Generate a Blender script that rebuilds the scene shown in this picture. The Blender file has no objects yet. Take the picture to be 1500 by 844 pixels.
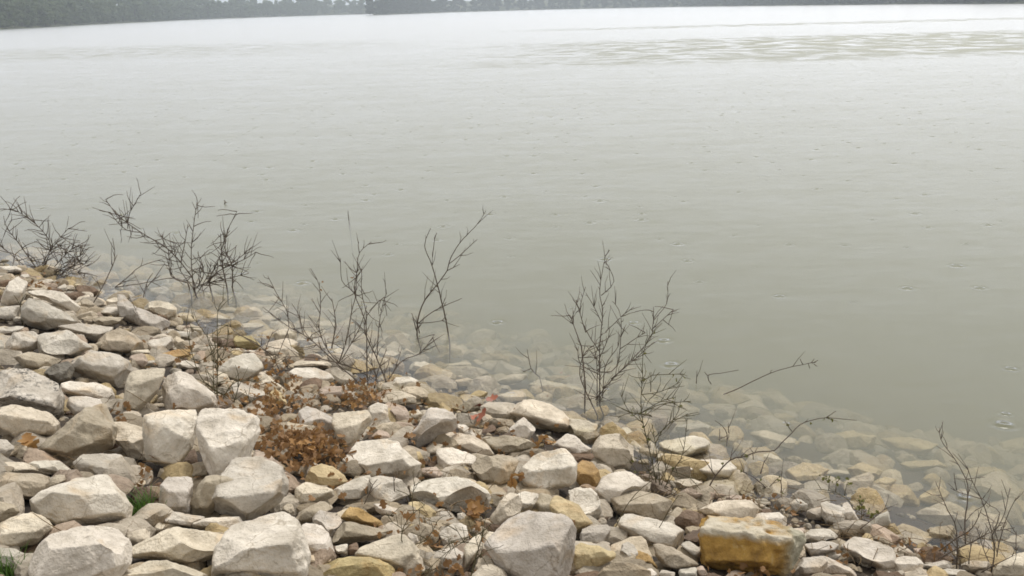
import bpy, math, random
import numpy as np
random.seed(7); rng = np.random.default_rng(7)
scn = bpy.context.scene; COL = scn.collection

# ------------------------------------------------------------------ camera
FPX, HCAM, W0, H0 = 1472.0, 3.2, 1500, 844
pitch = math.atan(411.6/FPX); roll = math.atan(0.025)
CAM = np.array([0, 0, HCAM])
FW = np.array([0, math.cos(pitch), -math.sin(pitch)])
_u0 = np.array([0, math.sin(pitch), math.cos(pitch)]); _r0 = np.array([1.0, 0, 0])
RT = math.cos(roll)*_r0 - math.sin(roll)*_u0
UP = math.sin(roll)*_r0 + math.cos(roll)*_u0
cd = bpy.data.cameras.new('camera'); cam = bpy.data.objects.new('camera', cd); COL.objects.link(cam)
from mathutils import Matrix, Vector
M = Matrix([[RT[i], UP[i], -FW[i], CAM[i]] for i in range(3)] + [[0, 0, 0, 1]])
cam.matrix_world = M
cd.sensor_width = 36; cd.lens = 36*FPX/W0; cd.clip_start = .05; cd.clip_end = 6000
scn.camera = cam
# ------------------------------------------------------------------ light
SUN_EL, SUN_AZ = math.radians(58), math.radians(28)      # azimuth from +Y towards +X
w = bpy.data.worlds.new('World'); scn.world = w; w.use_nodes = True
nt = w.node_tree; bg = nt.nodes['Background']
sky = nt.nodes.new('ShaderNodeTexSky'); sky.sky_type = 'NISHITA'; sky.sun_disc = False
sky.sun_elevation = SUN_EL; sky.sun_rotation = SUN_AZ; sky.dust_density = 4; sky.air_density = 1.2
hs = nt.nodes.new('ShaderNodeHueSaturation'); hs.inputs['Saturation'].default_value = .12
mx = nt.nodes.new('ShaderNodeMix'); mx.data_type = 'RGBA'; mx.inputs[0].default_value = .85
mx.inputs[7].default_value = (4.7, 4.72, 4.75, 1)          # the cloud layer, an even pale grey
nt.links.new(sky.outputs[0], hs.inputs['Color']); nt.links.new(hs.outputs[0], mx.inputs[6])
nt.links.new(mx.outputs[2], bg.inputs[0]); bg.inputs[1].default_value = .10
sd = bpy.data.lights.new('sun', 'SUN'); sd.energy = 1.5; sd.angle = math.radians(12); sd.color = (1, .97, .92)
so = bpy.data.objects.new('sun', sd); COL.objects.link(so)
sv = Vector((math.sin(SUN_AZ)*math.cos(SUN_EL), math.cos(SUN_AZ)*math.cos(SUN_EL), math.sin(SUN_EL)))
so.rotation_euler = sv.to_track_quat('Z', 'Y').to_euler(); so.location = (20, 20, 40)
vs = scn.view_settings; vs.view_transform = 'Standard'; vs.look = 'None'; vs.gamma = 1; vs.exposure = 0.78
vs.use_curve_mapping = False
cy = scn.cycles; cy.max_bounces = 10; cy.volume_bounces = 4; cy.transparent_max_bounces = 24; cy.use_denoising = True
cy.filter_width = 1.7

# ------------------------------------------------------------------ geometry helpers
def ray(x, y):
    return FW + RT*((x - W0/2)/FPX) - UP*((y - H0/2)/FPX)
def inland(X, Y):                       # metres inland of the waterline (negative: out in the lake)
    return (7.42 - .835*X - Y)/1.303
SLOPE = .27
def bank_z(X, Y):
    s = inland(X, Y)
    z = np.where(s > 0, SLOPE*s, SLOPE*s)
    z = np.where(s > 6, SLOPE*6 + .12*(s - 6), z)
    z = np.where(s < -16, -SLOPE*16, z)
    return z + .03*np.sin(X*1.9 + .7)*np.cos(Y*1.6) + .02*np.sin(X*4.1 - Y*3.3)
def hit_bank(x, y, raise_=0.0):
    d = ray(x, y); t = np.linspace(2.0, 30, 1400)
    P = CAM + d*t[:, None]
    g = P[:, 2] - bank_z(P[:, 0], P[:, 1]) - raise_
    i = np.argmax(g < 0)
    if i == 0: i = 1399
    a = g[i-1]/(g[i-1] - g[i]) if g[i-1] != g[i] else 0
    return float(t[i-1] + a*(t[i] - t[i-1]))
def hit_water(x, y):
    d = ray(x, y); return -HCAM/d[2]
def px(x, y, t): return CAM + ray(x, y)*t

def link(o, parent=None):
    COL.objects.link(o)
    if parent is not None: o.parent = parent
    return o
def mesh_obj(name, V, Fc, mat, parent=None, loc=None, smooth=True):
    me = bpy.data.meshes.new(name)
    V = np.asarray(V, float)
    if isinstance(Fc, np.ndarray):
        me.vertices.add(len(V)); me.vertices.foreach_set('co', V.astype(np.float32).ravel())
        k = Fc.shape[1]; n = len(Fc)
        me.loops.add(n*k); me.loops.foreach_set('vertex_index', Fc.astype(np.int32).ravel())
        me.polygons.add(n); me.polygons.foreach_set('loop_start', np.arange(0, n*k, k, dtype=np.int32))
        me.update(calc_edges=True); me.validate()
    else:
        me.from_pydata([tuple(v) for v in V], [], Fc); me.update()
    me.polygons.foreach_set('use_smooth', [smooth]*len(me.polygons))
    if mat: me.materials.append(mat)
    o = bpy.data.objects.new(name, me)
    if loc is not None: o.location = loc
    return link(o, parent)
def tag(o, label=None, cat=None, group=None, kind=None):
    if label: o['label'] = label
    if cat: o['category'] = cat
    if group: o['group'] = group
    if kind: o['kind'] = kind
    return o
def empty(name, loc):
    o = bpy.data.objects.new(name, None); o.location = loc; o.empty_display_size = .1
    return link(o)

# ------------------------------------------------------------------ materials
def new_mat(name):
    m = bpy.data.materials.new(name); m.use_nodes = True
    n = m.node_tree.nodes; b = n['Principled BSDF']; return m, n, m.node_tree.links, b
def N(n, typ, **kw):
    x = n.new(typ)
    for k, v in kw.items():
        if k in x.inputs: x.inputs[k].default_value = v
        else: setattr(x, k, v)
    return x
def mixc(n, l, fac, a, b, blend='MIX'):
    x = n.new('ShaderNodeMix'); x.data_type = 'RGBA'; x.blend_type = blend
    for i, v in ((0, fac), (6, a), (7, b)):
        if isinstance(v, bpy.types.NodeSocket): l.new(v, x.inputs[i])
        else: x.inputs[i].default_value = v
    return x.outputs[2]
def ramp(n, l, src, stops):
    r = n.new('ShaderNodeValToRGB'); e = r.color_ramp.elements
    while len(e) < len(stops): e.new(.5)
    for el, (p, c) in zip(e, stops):
        el.position = p; el.color = c if len(c) == 4 else (*c, 1)
    l.new(src, r.inputs[0]); return r.outputs[0]
def G(v): return (v, v, v, 1)

def rock_material(name, pits=0.0, attr=False, stain=.5, crack=0.0):
    m, n, l, b = new_mat(name)
    tc = n.new('ShaderNodeTexCoord'); oi = n.new('ShaderNodeObjectInfo')
    co = n.new('ShaderNodeVectorMath'); co.operation = 'ADD'
    l.new(tc.outputs['Object'], co.inputs[0]); 
    rnd = n.new('ShaderNodeVectorMath'); rnd.operation = 'SCALE'; rnd.inputs[0].default_value = (37, 91, 53)
    l.new(oi.outputs['Random'], rnd.inputs['Scale']); l.new(rnd.outputs[0], co.inputs[1]); P = co.outputs[0]
    if attr:
        at = n.new('ShaderNodeVertexColor'); at.layer_name = 'stone'; base = at.outputs[0]
    else: base = oi.outputs['Color']
    def noise(sc, det=5, ro=.6, dist=0):
        x = N(n, 'ShaderNodeTexNoise', Scale=sc, Detail=det, Roughness=ro, Distortion=dist); l.new(P, x.inputs['Vector']); return x.outputs[0]
    n1 = noise(6, 6, .65); n2 = noise(22, 5, .6); n3 = noise(90, 4, .6); n4 = noise(3.2, 4, .55, 1.2)
    c = mixc(n, l, 1.0, base, ramp(n, l, n1, [(.3, (.66, .63, .58)), (.7, (1.18, 1.17, 1.15))]), 'MULTIPLY')
    c = mixc(n, l, .8, c, ramp(n, l, n2, [(.35, (.86, .85, .82)), (.62, (1.06, 1.06, 1.06))]), 'MULTIPLY')
    # warm iron stains and grey weathering, irregular patches
    sm = ramp(n, l, n4, [(.56, G(0)), (.74, G(stain))])
    c = mixc(n, l, sm, c, mixc(n, l, 1, c, (.95, .72, .42, 1), 'MULTIPLY'))
    gm = ramp(n, l, noise(9, 6, .7, .6), [(.57, G(0)), (.72, G(.55))])
    c = mixc(n, l, gm, c, mixc(n, l, 1, c, (.60, .59, .56, 1), 'MULTIPLY'))
    sp = ramp(n, l, n3, [(.60, G(0)), (.72, G(.5 + .4*pits))])
    c = mixc(n, l, sp, c, mixc(n, l, 1, c, (.55, .52, .46, 1), 'MULTIPLY'))
    # thin hairline veins
    vo = N(n, 'ShaderNodeTexVoronoi', Scale=5.0); vo.feature = 'DISTANCE_TO_EDGE'
    wv = n.new('ShaderNodeVectorMath'); wv.operation = 'ADD'
    nz = N(n, 'ShaderNodeTexNoise', Scale=7.0, Detail=4); l.new(P, nz.inputs['Vector'])
    sc_ = n.new('ShaderNodeVectorMath'); sc_.operation = 'SCALE'; sc_.inputs['Scale'].default_value = .16
    l.new(nz.outputs['Color'], sc_.inputs[0]); l.new(P, wv.inputs[0]); l.new(sc_.outputs[0], wv.inputs[1]); l.new(wv.outputs[0], vo.inputs['Vector'])
    vein = ramp(n, l, vo.outputs['Distance'], [(.0, G(.8)), (.020, G(0))])
    vm = mixc(n, l, 1, vein, ramp(n, l, n1, [(.45, G(0)), (.6, G(1))]), 'MULTIPLY')
    c = mixc(n, l, vm, c, mixc(n, l, 1, c, (.45, .40, .33, 1), 'MULTIPLY'))
    if pits > 0:
        pm = mixc(n, l, 1, ramp(n, l, noise(45, 3, .6), [(.5, G(0)), (.6, G(pits))]), ramp(n, l, noise(5, 3), [(.42, G(0)), (.55, G(1))]), 'MULTIPLY')
        c = mixc(n, l, pm, c, (.10, .09, .075, 1))
    l.new(c, b.inputs['Base Color'])
    # damp: patchy sheen from the rain, and a dark wet line where the lake laps
    ge = n.new('ShaderNodeNewGeometry'); sz = n.new('ShaderNodeSeparateXYZ'); l.new(ge.outputs['Position'], sz.inputs[0])
    wz = n.new('ShaderNodeMath'); wz.operation = 'MULTIPLY_ADD'; l.new(n1, wz.inputs[0]); wz.inputs[1].default_value = -.12; l.new(sz.outputs[2], wz.inputs[2])
    wet = ramp(n, l, wz.outputs[0], [(.0, G(1)), (.03, G(0))])
    c = mixc(n, l, wet, c, mixc(n, l, 1, c, (.84, .81, .70, 1), 'MULTIPLY'))
    l.new(c, b.inputs['Base Color'])
    rr_ = mixc(n, l, wet, ramp(n, l, n4, [(.35, G(.85)), (.65, G(.5))]), G(.25))
    l.new(rr_, b.inputs['Roughness']); b.inputs['Specular IOR Level'].default_value = .35
    h = n.new('ShaderNodeMath'); h.operation = 'MULTIPLY_ADD'; l.new(n2, h.inputs[0]); h.inputs[1].default_value = .55
    h2 = n.new('ShaderNodeMath'); h2.operation = 'MULTIPLY'; l.new(n3, h2.inputs[0]); h2.inputs[1].default_value = .22; l.new(h2.outputs[0], h.inputs[2])
    h3 = n.new('ShaderNodeMath'); h3.operation = 'ADD'; l.new(h.outputs[0], h3.inputs[0]); l.new(n1, h3.inputs[1])
    bu = N(n, 'ShaderNodeBump', Strength=1.0, Distance=.028); l.new(h3.outputs[0], bu.inputs['Height']); l.new(bu.outputs[0], b.inputs['Normal'])
    return m
ROCK = rock_material('limestone')
ROCK_PIT = rock_material('pitted_limestone', pits=.85)
ROCK_ST = rock_material('iron_stained_stone', stain=.95)
RUBBLE = rock_material('rubble_stone', attr=True)

def soil_material():
    m, n, l, b = new_mat('bank_soil')
    tc = n.new('ShaderNodeTexCoord'); P = tc.outputs['Object']
    a = N(n, 'ShaderNodeTexNoise', Scale=3.5, Detail=8, Roughness=.7); l.new(P, a.inputs['Vector'])
    c2 = N(n, 'ShaderNodeTexNoise', Scale=40, Detail=5, Roughness=.7); l.new(P, c2.inputs['Vector'])
    c = ramp(n, l, a.outputs[0], [(.3, (.016, .011, .007)), (.5, (.036, .024, .014)), (.7, (.085, .06, .037))])
    c = mixc(n, l, .7, c, ramp(n, l, c2.outputs[0], [(.35, G(.5)), (.65, G(1.4))]), 'MULTIPLY')
    l.new(c, b.inputs['Base Color']); b.inputs['Roughness'].default_value = .9
    bu = N(n, 'ShaderNodeBump', Strength=.9, Distance=.02); l.new(c2.outputs[0], bu.inputs['Height']); l.new(bu.outputs[0], b.inputs['Normal'])
    return m
SOIL = soil_material()

def simple(name, c1, c2, scale=8, rough=.7, trans=0.0, spec=.3):
    m, n, l, b = new_mat(name); tc = n.new('ShaderNodeTexCoord'); oi = n.new('ShaderNodeObjectInfo')
    a = N(n, 'ShaderNodeTexNoise', Scale=scale, Detail=5, Roughness=.65); a.noise_dimensions = '4D'
    l.new(tc.outputs['Object'], a.inputs['Vector'])
    mu = n.new('ShaderNodeMath'); mu.operation = 'MULTIPLY'; mu.inputs[1].default_value = 50; l.new(oi.outputs['Random'], mu.inputs[0]); l.new(mu.outputs[0], a.inputs['W'])
    l.new(ramp(n, l, a.outputs[0], [(.3, c1), (.7, c2)]), b.inputs['Base Color'])
    b.inputs['Roughness'].default_value = rough; b.inputs['Specular IOR Level'].default_value = spec
    if trans:
        t = n.new('ShaderNodeBsdfTranslucent'); t.inputs[0].default_value = (*c2, 1)
        ms = n.new('ShaderNodeMixShader'); ms.inputs[0].default_value = trans
        l.new(b.outputs[0], ms.inputs[1]); l.new(t.outputs[0], ms.inputs[2]); l.new(ms.outputs[0], n['Material Output'].inputs[0])
    return m
BARK = simple('twig_bark', (.06, .045, .032), (.17, .13, .095), 60, .8)
BARK_O = simple('olive_bark', (.05, .042, .018), (.13, .11, .05), 60, .8)
LEAF_D = simple('dead_leaf_brown', (.13, .065, .026), (.38, .22, .095), 14, .7, .2)
LEAF_O = simple('dead_leaf_orange', (.24, .11, .032), (.46, .27, .10), 14, .7, .2)
LEAF_R = simple('sodden_leaf_red', (.27, .085, .05), (.42, .16, .09), 14, .7)
LEAF_G = simple('sprig_leaf', (.10, .11, .025), (.20, .20, .05), 20, .6, .2)
GRASS = simple('fresh_grass', (.035, .085, .01), (.10, .19, .025), 20, .6, .3)
STICK = simple('weathered_stick', (.10, .11, .115), (.20, .21, .21), 30, .8)
STRAW = simple('dry_stalk', (.07, .045, .022), (.26, .18, .09), 30, .8)
FOL = [simple('foliage_a', (.065, .09, .045), (.14, .18, .09), .5, .7, .25),
       simple('foliage_b', (.018, .024, .010), (.045, .055, .022), .5, .7, .25),
       simple('foliage_c', (.075, .10, .045), (.15, .19, .085), .5, .7, .25)]
TRUNK = simple('tree_bark', (.05, .04, .03), (.13, .11, .09), 3, .9)
FLAND = simple('far_bank_ground', (.035, .045, .018), (.075, .08, .035), .2, .9)
BED = simple('lake_bed_silt', (.10, .095, .065), (.17, .16, .11), .5, .9)

def water_material():
    m, n, l, b = new_mat('lake_water'); n.remove(b)
    out = n['Material Output']
    tc = n.new('ShaderNodeTexCoord'); P = tc.outputs['Object']
    def vmath(op, a, bb=None, s=None):
        x = n.new('ShaderNodeVectorMath'); x.operation = op
        for i, v in enumerate((a, bb)):
            if v is None: continue
            if isinstance(v, bpy.types.NodeSocket): l.new(v, x.inputs[i])
            else: x.inputs[i].default_value = v
        if s is not None:
            if isinstance(s, bpy.types.NodeSocket): l.new(s, x.inputs['Scale'])
            else: x.inputs['Scale'].default_value = s
        return x.outputs[0] if op not in ('DOT_PRODUCT', 'LENGTH') else x.outputs['Value']
    def m_(op, a, bb=None, c=None, clamp=False):
        x = n.new('ShaderNodeMath'); x.operation = op; x.use_clamp = clamp
        for i, v in enumerate((a, bb, c)):
            if v is None: continue
            if isinstance(v, bpy.types.NodeSocket): l.new(v, x.inputs[i])
            else: x.inputs[i].default_value = v
        return x.outputs[0]
    def nvec(scale, sx, sy, amp, det=3):
        s = vmath('MULTIPLY', P, (sx, sy, 1))
        t = N(n, 'ShaderNodeTexNoise', Scale=scale, Detail=det, Roughness=.55); l.new(s, t.inputs['Vector'])
        c = vmath('SUBTRACT', t.outputs['Color'], (.5, .5, .5))
        return vmath('MULTIPLY', c, (amp, amp, 0))
    sep = n.new('ShaderNodeSeparateXYZ'); l.new(P, sep.inputs[0]); X, Y = sep.outputs[0], sep.outputs[1]
    mn = N(n, 'ShaderNodeTexNoise', Scale=1, Detail=4, Roughness=.6); l.new(vmath('MULTIPLY', P, (.05, .11, 1)), mn.inputs['Vector'])
    nz = m_('SUBTRACT', mn.outputs[0], .5)
    def band(y0, y1, soft, wob):
        yy = m_('MULTIPLY_ADD', nz, wob, Y)
        a = m_('DIVIDE', m_('SUBTRACT', yy, y0), soft, clamp=True); b2 = m_('DIVIDE', m_('SUBTRACT', y1, yy), soft*1.6, clamp=True)
        return m_('MULTIPLY', a, b2)
    xr = m_('DIVIDE', m_('SUBTRACT', m_('MULTIPLY_ADD', nz, 30, X), -4), 34, clamp=True)
    wind = m_('MULTIPLY', band(54, 97, 5, 9), xr)
    wind2 = m_('MULTIPLY', band(134, 152, 4, 8), m_('MULTIPLY', xr, .55))
    xl = m_('DIVIDE', m_('SUBTRACT', -6, m_('MULTIPLY_ADD', nz, 30, X)), 26, clamp=True)
    wind3 = m_('MULTIPLY', band(78, 120, 8, 12), m_('MULTIPLY', xl, .25))
    wm = m_('ADD', m_('ADD', wind, wind2), wind3)
    wn = N(n, 'ShaderNodeTexNoise', Scale=1, Detail=5, Roughness=.62); l.new(vmath('MULTIPLY', P, (.5, .36, 1)), wn.inputs['Vector'])
    wt = m_('DIVIDE', m_('SUBTRACT', wn.outputs[0], .43), .17, clamp=True)
    cy_ = n.new('ShaderNodeCombineXYZ'); l.new(m_('MULTIPLY', m_('MULTIPLY', wt, wm), -.36), cy_.inputs[1])
    waves = vmath('ADD', cy_.outputs[0], vmath('SCALE', nvec(1, .5, .5, .25, 4), s=wm))
    rip = nvec(1, .30, 1.1, .09, 5)          # slow swell of the calm water
    rip2 = nvec(1, 2.4, 7.0, .14, 3)       # small rain-troubled ripples
    # rain drop rings
    vo = N(n, 'ShaderNodeTexVoronoi', Scale=1.25); vo.voronoi_dimensions = '2D'; l.new(P, vo.inputs['Vector'])
    sc = n.new('ShaderNodeSeparateColor'); l.new(vo.outputs['Color'], sc.inputs[0])
    dd = m_('DIVIDE', vo.outputs['Distance'], m_('MULTIPLY_ADD', sc.outputs[1], .11, .07))
    ringm = m_('MULTIPLY', m_('SUBTRACT', 1.0, dd, clamp=True), m_('GREATER_THAN', sc.outputs[0], .5))
    nn = N(n, 'ShaderNodeTexNoise', Scale=.22, Detail=2); l.new(P, nn.inputs['Vector'])
    away = vmath('SUBTRACT', P, vo.outputs['Position'])
    wav = m_('SINE', m_('MULTIPLY', dd, 5.0))
    ringa = m_('MULTIPLY', ringm, 1.0)
    away_n = vmath('NORMALIZE', vmath('MULTIPLY', away, (1, 1, 0)))
    ring = vmath('SCALE', away_n, s=m_('MULTIPLY', m_('MULTIPLY', wav, ringa), 1.3))
    tot = vmath('ADD', vmath('ADD', vmath('ADD', waves, rip), rip2), ring)
    geo = n.new('ShaderNodeNewGeometry')
    nor = vmath('NORMALIZE', vmath('ADD', geo.outputs['Normal'], tot))
    fr = N(n, 'ShaderNodeFresnel', IOR=1.33); l.new(nor, fr.inputs['Normal'])
    fac = m_('MULTIPLY', fr.outputs[0], m_('SUBTRACT', 1.0, geo.outputs['Backfacing']))
    gl = N(n, 'ShaderNodeBsdfGlossy', Roughness=.24); gl.inputs['Color'].default_value = (.97, .98, 1.0, 1); l.new(nor, gl.inputs['Normal'])
    tr = n.new('ShaderNodeBsdfTransparent')
    ms = n.new('ShaderNodeMixShader'); l.new(fac, ms.inputs[0]); l.new(tr.outputs[0], ms.inputs[1]); l.new(gl.outputs[0], ms.inputs[2])
    l.new(ms.outputs[0], out.inputs['Surface'])
    pv = n.new('ShaderNodeVolumePrincipled'); pv.inputs['Color'].default_value = (.50, .50, .375, 1)
    pv.inputs['Density'].default_value = .50; pv.inputs['Anisotropy'].default_value = .2
    l.new(pv.outputs[0], out.inputs['Volume'])
    return m
WATER = water_material()

# ------------------------------------------------------------------ setting
def sheet(name, xs, ys, zf, mat):
    X, Y = np.meshgrid(xs, ys); Z = zf(X, Y); V = np.stack([X.ravel(), Y.ravel(), Z.ravel()], 1)
    nx, ny = len(xs), len(ys); i = np.arange(nx*ny).reshape(ny, nx)
    Fq = np.stack([i[:-1, :-1].ravel(), i[:-1, 1:].ravel(), i[1:, 1:].ravel(), i[1:, :-1].ravel()], 1)
    return mesh_obj(name, V, Fq, mat)
bank = sheet('bank', np.concatenate([np.linspace(-45, -10, 36)[:-1], np.linspace(-10, 10, 180), np.linspace(10, 45, 36)[1:]]),
             np.concatenate([np.linspace(-32, 1, 34)[:-1], np.linspace(1, 17, 170), np.linspace(17, 62, 46)[1:]]), lambda X, Y: bank_z(X, Y), SOIL)
tag(bank, kind='structure')
bed = mesh_obj('lake_bed', [(-1800, -300, -5.2), (1800, -300, -5.2), (1800, 2600, -5.2), (-1800, 2600, -5.2)], [(0, 1, 2, 3)], BED); tag(bed, kind='structure')
def box_mesh(name, a, b, mat):
    V = [(x, y, z) for z in (a[2], b[2]) for y in (a[1], b[1]) for x in (a[0], b[0])]
    Fq = [(0, 2, 3, 1), (4, 5, 7, 6), (0, 1, 5, 4), (2, 6, 7, 3), (0, 4, 6, 2), (1, 3, 7, 5)]
    return mesh_obj(name, V, Fq, mat, smooth=False)
lake = box_mesh('lake_water', (-1700, -200, -5.0), (1700, 2500, 0), WATER); tag(lake, kind='structure')

LEFT_PX = [(-160, 50.5), (0, 43.4), (60, 40.3), (131, 36.2), (261, 29.9), (373, 25.7), (470, 22.6), (545, 20.6), (600, 18.9)]
RIGHT_PX = [(547, 22.4), (650, 18.4), (800, 14.2), (1000, 10.0), (1333, 6.3), (1500, 5.6), (1720, 4.9)]
def shoreline(pts): return [px(x, y, hit_water(x, y))[:2] for x, y in pts]
LS, RS = shoreline(LEFT_PX), shoreline(RIGHT_PX)
def far_land(name, S, depth, end_cap=None):
    rows = [(0, -.6), (1.5, .35), (12, .9), (34, 4.5), (60, 7.5), (depth, 9.5), (depth + 2, -3)]
    V, Fq = [], []
    for k, q in enumerate(S):
        d = q/np.linalg.norm(q)
        for j, (o, z) in enumerate(rows):
            jit = 0 if j == 0 else .15*math.sin(k*1.7 + j)*(1 + 3*(j > 2))
            V.append((*(q + d*o), z + jit))
    m = len(rows)
    for k in range(len(S) - 1):
        for j in range(m - 1):
            a = k*m + j; Fq.append((a, a + m, a + m + 1, a + 1))
    for k in (0, len(S) - 1):
        Fq.append(tuple(k*m + j for j in range(m)))
    return tag(mesh_obj(name, V, Fq, FLAND), kind='structure')
def dens(S, n=8):
    out = []
    for a, b in zip(S[:-1], S[1:]):
        out += [a + (b - a)*i/n for i in range(n)]
    return out + [S[-1]]
far_land('far_shore', dens(LS), 130); far_land('headland', dens(RS), 110)

# ------------------------------------------------------------------ far trees
def tree_proto(seed, mat, h=10.0, wid=3.3):
    r = np.random.default_rng(seed)
    tr_v, tr_f = [], []
    def tube(p, q, ra, rb, k=6):
        p, q = np.array(p, float), np.array(q, float); d = q - p; d /= np.linalg.norm(d)
        a = np.cross(d, [0.3, 1, .2]); a /= np.linalg.norm(a); c = np.cross(d, a); b0 = len(tr_v)
        for P_, R_ in ((p, ra), (q, rb)):
            for i in range(k):
                t = 2*math.pi*i/k; tr_v.append(P_ + R_*(a*math.cos(t) + c*math.sin(t)))
        for i in range(k): tr_f.append((b0 + i, b0 + (i+1) % k, b0 + k + (i+1) % k, b0 + k + i))
    tube((0, 0, -.5), (.1, 0, h*.45), .2, .13); tube((.1, 0, h*.45), (0, .2, h*.85), .13, .04)
    cl = []
    for i in range(26):
        z = h*(.05 + .92*r.random()); f = (z/h)
        rad = wid*(1.0 - abs(f - .45)**1.6*1.5)*r.uniform(.35, 1.0); a = r.uniform(0, 6.283)
        c = np.array([rad*math.cos(a), rad*math.sin(a), z]); cl.append((c, r.uniform(.7, 1.5)))
        if i < 9: tube((0, 0, z*.7), c, .07, .02, 4)
    V, Fq = [], []
    for c, s in cl:
        for _ in range(110):
            d = r.normal(size=3); d /= np.linalg.norm(d); p = c + d*s*r.uniform(.55, 1.05)*np.array([1, 1, .75])
            n_ = d + r.normal(size=3)*.5; n_ /= np.linalg.norm(n_)
            a = np.cross(n_, r.normal(size=3)); a /= np.linalg.norm(a); b = np.cross(n_, a); q = r.uniform(.28, .52); i0 = len(V)
            V += [p + a*q, p + b*q*.8, p - a*q, p - b*q*.8]; Fq.append((i0, i0+1, i0+2, i0+3))
    e = empty('far_tree', (0, 0, 0))
    mesh_obj('trunk', tr_v, tr_f, TRUNK, e); mesh_obj('crown', V, np.array(Fq), mat, e, smooth=False)
    return e
protos = [tree_proto(11, FOL[0]), tree_proto(12, FOL[1], wid=3.8), tree_proto(13, FOL[2], wid=3.0), tree_proto(14, FOL[1], wid=3.2), tree_proto(15, FOL[0], wid=4.0)]
used_p = set()
def put_tree(kind, loc, s, sx, rz, label, group):
    p = protos[kind]
    if kind in used_p:
        e = p.copy(); COL.objects.link(e)
        for ch in p.children:
            c = ch.copy(); COL.objects.link(c); c.parent = e
    else: e = p; used_p.add(kind)
    e.location = loc; e.scale = (s*sx, s*sx, s); e.rotation_euler = (0, 0, rz); tag(e, label, 'tree', group)
def along(S, d):
    for a, b in zip(S[:-1], S[1:]):
        L = np.linalg.norm(b - a)
        if d <= L: return a + (b - a)*d/L
        d -= L
    return None
def plant_row(S, step, back, hts, label, group, kinds, jit):
    d = 0.0
    while True:
        q = along(S, d)
        if q is None: break
        u = q/np.linalg.norm(q); dist = np.linalg.norm(q)
        loc = q + u*(back + random.uniform(-jit, jit)); H = hts(dist)*random.uniform(.82, 1.18)
        gz = .4 + .05*back
        put_tree(random.choice(kinds), (loc[0], loc[1], gz), H/10.0, random.uniform(.95, 1.35), random.uniform(0, 6.28), label, group)
        d += step*random.uniform(.7, 1.25)*(dist/450.0)**.6
hl = lambda d: float(np.interp(d, [300, 400, 450, 640, 1000], [9.0, 9.8, 11.3, 13.2, 15.0]))
plant_row(LS, 7.5, 7, lambda d: hl(d)*.75, 'hazy green tree along the water of the pale wooded far shore', 'front trees of the pale far shore', [0, 2, 2], 3)
plant_row(LS, 11, 22, lambda d: hl(d), 'taller hazy tree behind the front row of the pale far shore', 'rear trees of the pale far shore', [0, 2, 4], 6)
plant_row(RS, 8.5, 8, lambda d: 9.5, 'dark grey-green tree along the water of the darker headland', 'front trees of the dark headland', [1, 3], 3)
plant_row(RS, 13, 24, lambda d: 15, 'tall dark tree behind the front row of the darker headland', 'rear trees of the dark headland', [1, 3], 6)

# ------------------------------------------------------------------ rocks
def ico(sub):
    t = (1 + 5**.5)/2
    V = [(-1, t, 0), (1, t, 0), (-1, -t, 0), (1, -t, 0), (0, -1, t), (0, 1, t), (0, -1, -t), (0, 1, -t), (t, 0, -1), (t, 0, 1), (-t, 0, -1), (-t, 0, 1)]
    Fc = [(0, 11, 5), (0, 5, 1), (0, 1, 7), (0, 7, 10), (0, 10, 11), (1, 5, 9), (5, 11, 4), (11, 10, 2), (10, 7, 6), (7, 1, 8), (3, 9, 4), (3, 4, 2), (3, 2, 6), (3, 6, 8), (3, 8, 9), (4, 9, 5), (2, 4, 11), (6, 2, 10), (8, 6, 7), (9, 8, 1)]
    V = [np.array(v)/np.linalg.norm(v) for v in V]
    for _ in range(sub):
        mid = {}; F2 = []
        def mp(a, b):
            k = (min(a, b), max(a, b))
            if k not in mid:
                v = V[a] + V[b]; V.append(v/np.linalg.norm(v)); mid[k] = len(V) - 1
            return mid[k]
        for a, b, c in Fc:
            x, y, z = mp(a, b), mp(b, c), mp(c, a); F2 += [(a, x, z), (b, y, x), (c, z, y), (x, y, z)]
        Fc = F2
    return np.array(V), np.array(Fc)
ICO = {k: ico(k) for k in (1, 2, 3, 4, 5)}
def wobble(P, r, freq, octs=3):
    out = np.zeros(len(P)); amp = 1.0
    for _ in range(octs):
        for _ in range(4):
            k = r.normal(size=3)*freq; out += amp*np.sin(P @ k + r.uniform(0, 6.28))*.5
        freq *= 2.1; amp *= .5
    return out
def hull(pts):
    pts = sorted(set(map(tuple, pts)))
    def half(ps):
        o = []
        for p in ps:
            while len(o) > 1 and (o[-1][0]-o[-2][0])*(p[1]-o[-2][1]) - (o[-1][1]-o[-2][1])*(p[0]-o[-2][0]) <= 0: o.pop()
            o.append(p)
        return o
    a = half(pts); b = half(pts[::-1]); return np.array(a[:-1] + b[:-1])
PAL = {'w': (.70, .64, .555), 'g': (.56, .515, .445), 'c': (.66, .585, .47), 't': (.46, .395, .30), 'o': (.44, .29, .12), 'y': (.57, .46, .27),
       'k': (.20, .18, .15), 'p': (.52, .42, .34), 'b': (.22, .15, .10), 'l': (.56, .51, .45), 'v': (.42, .34, .17)}
CNAME = {'w': 'white', 'g': 'grey', 'c': 'cream', 't': 'tan', 'o': 'ochre', 'y': 'yellowish', 'k': 'dark grey', 'p': 'pinkish', 'b': 'brown', 'l': 'pale grey', 'v': 'olive'}
TILE = {'A': (0, 675), 'B': (300, 675), 'C': (600, 675), 'D': (900, 675), 'E': (1200, 675), 'F': (0, 530), 'G': (300, 530), 'H': (600, 530), 'L': (900, 530), 'J': (0, 390), 'K': (300, 390)}
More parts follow.
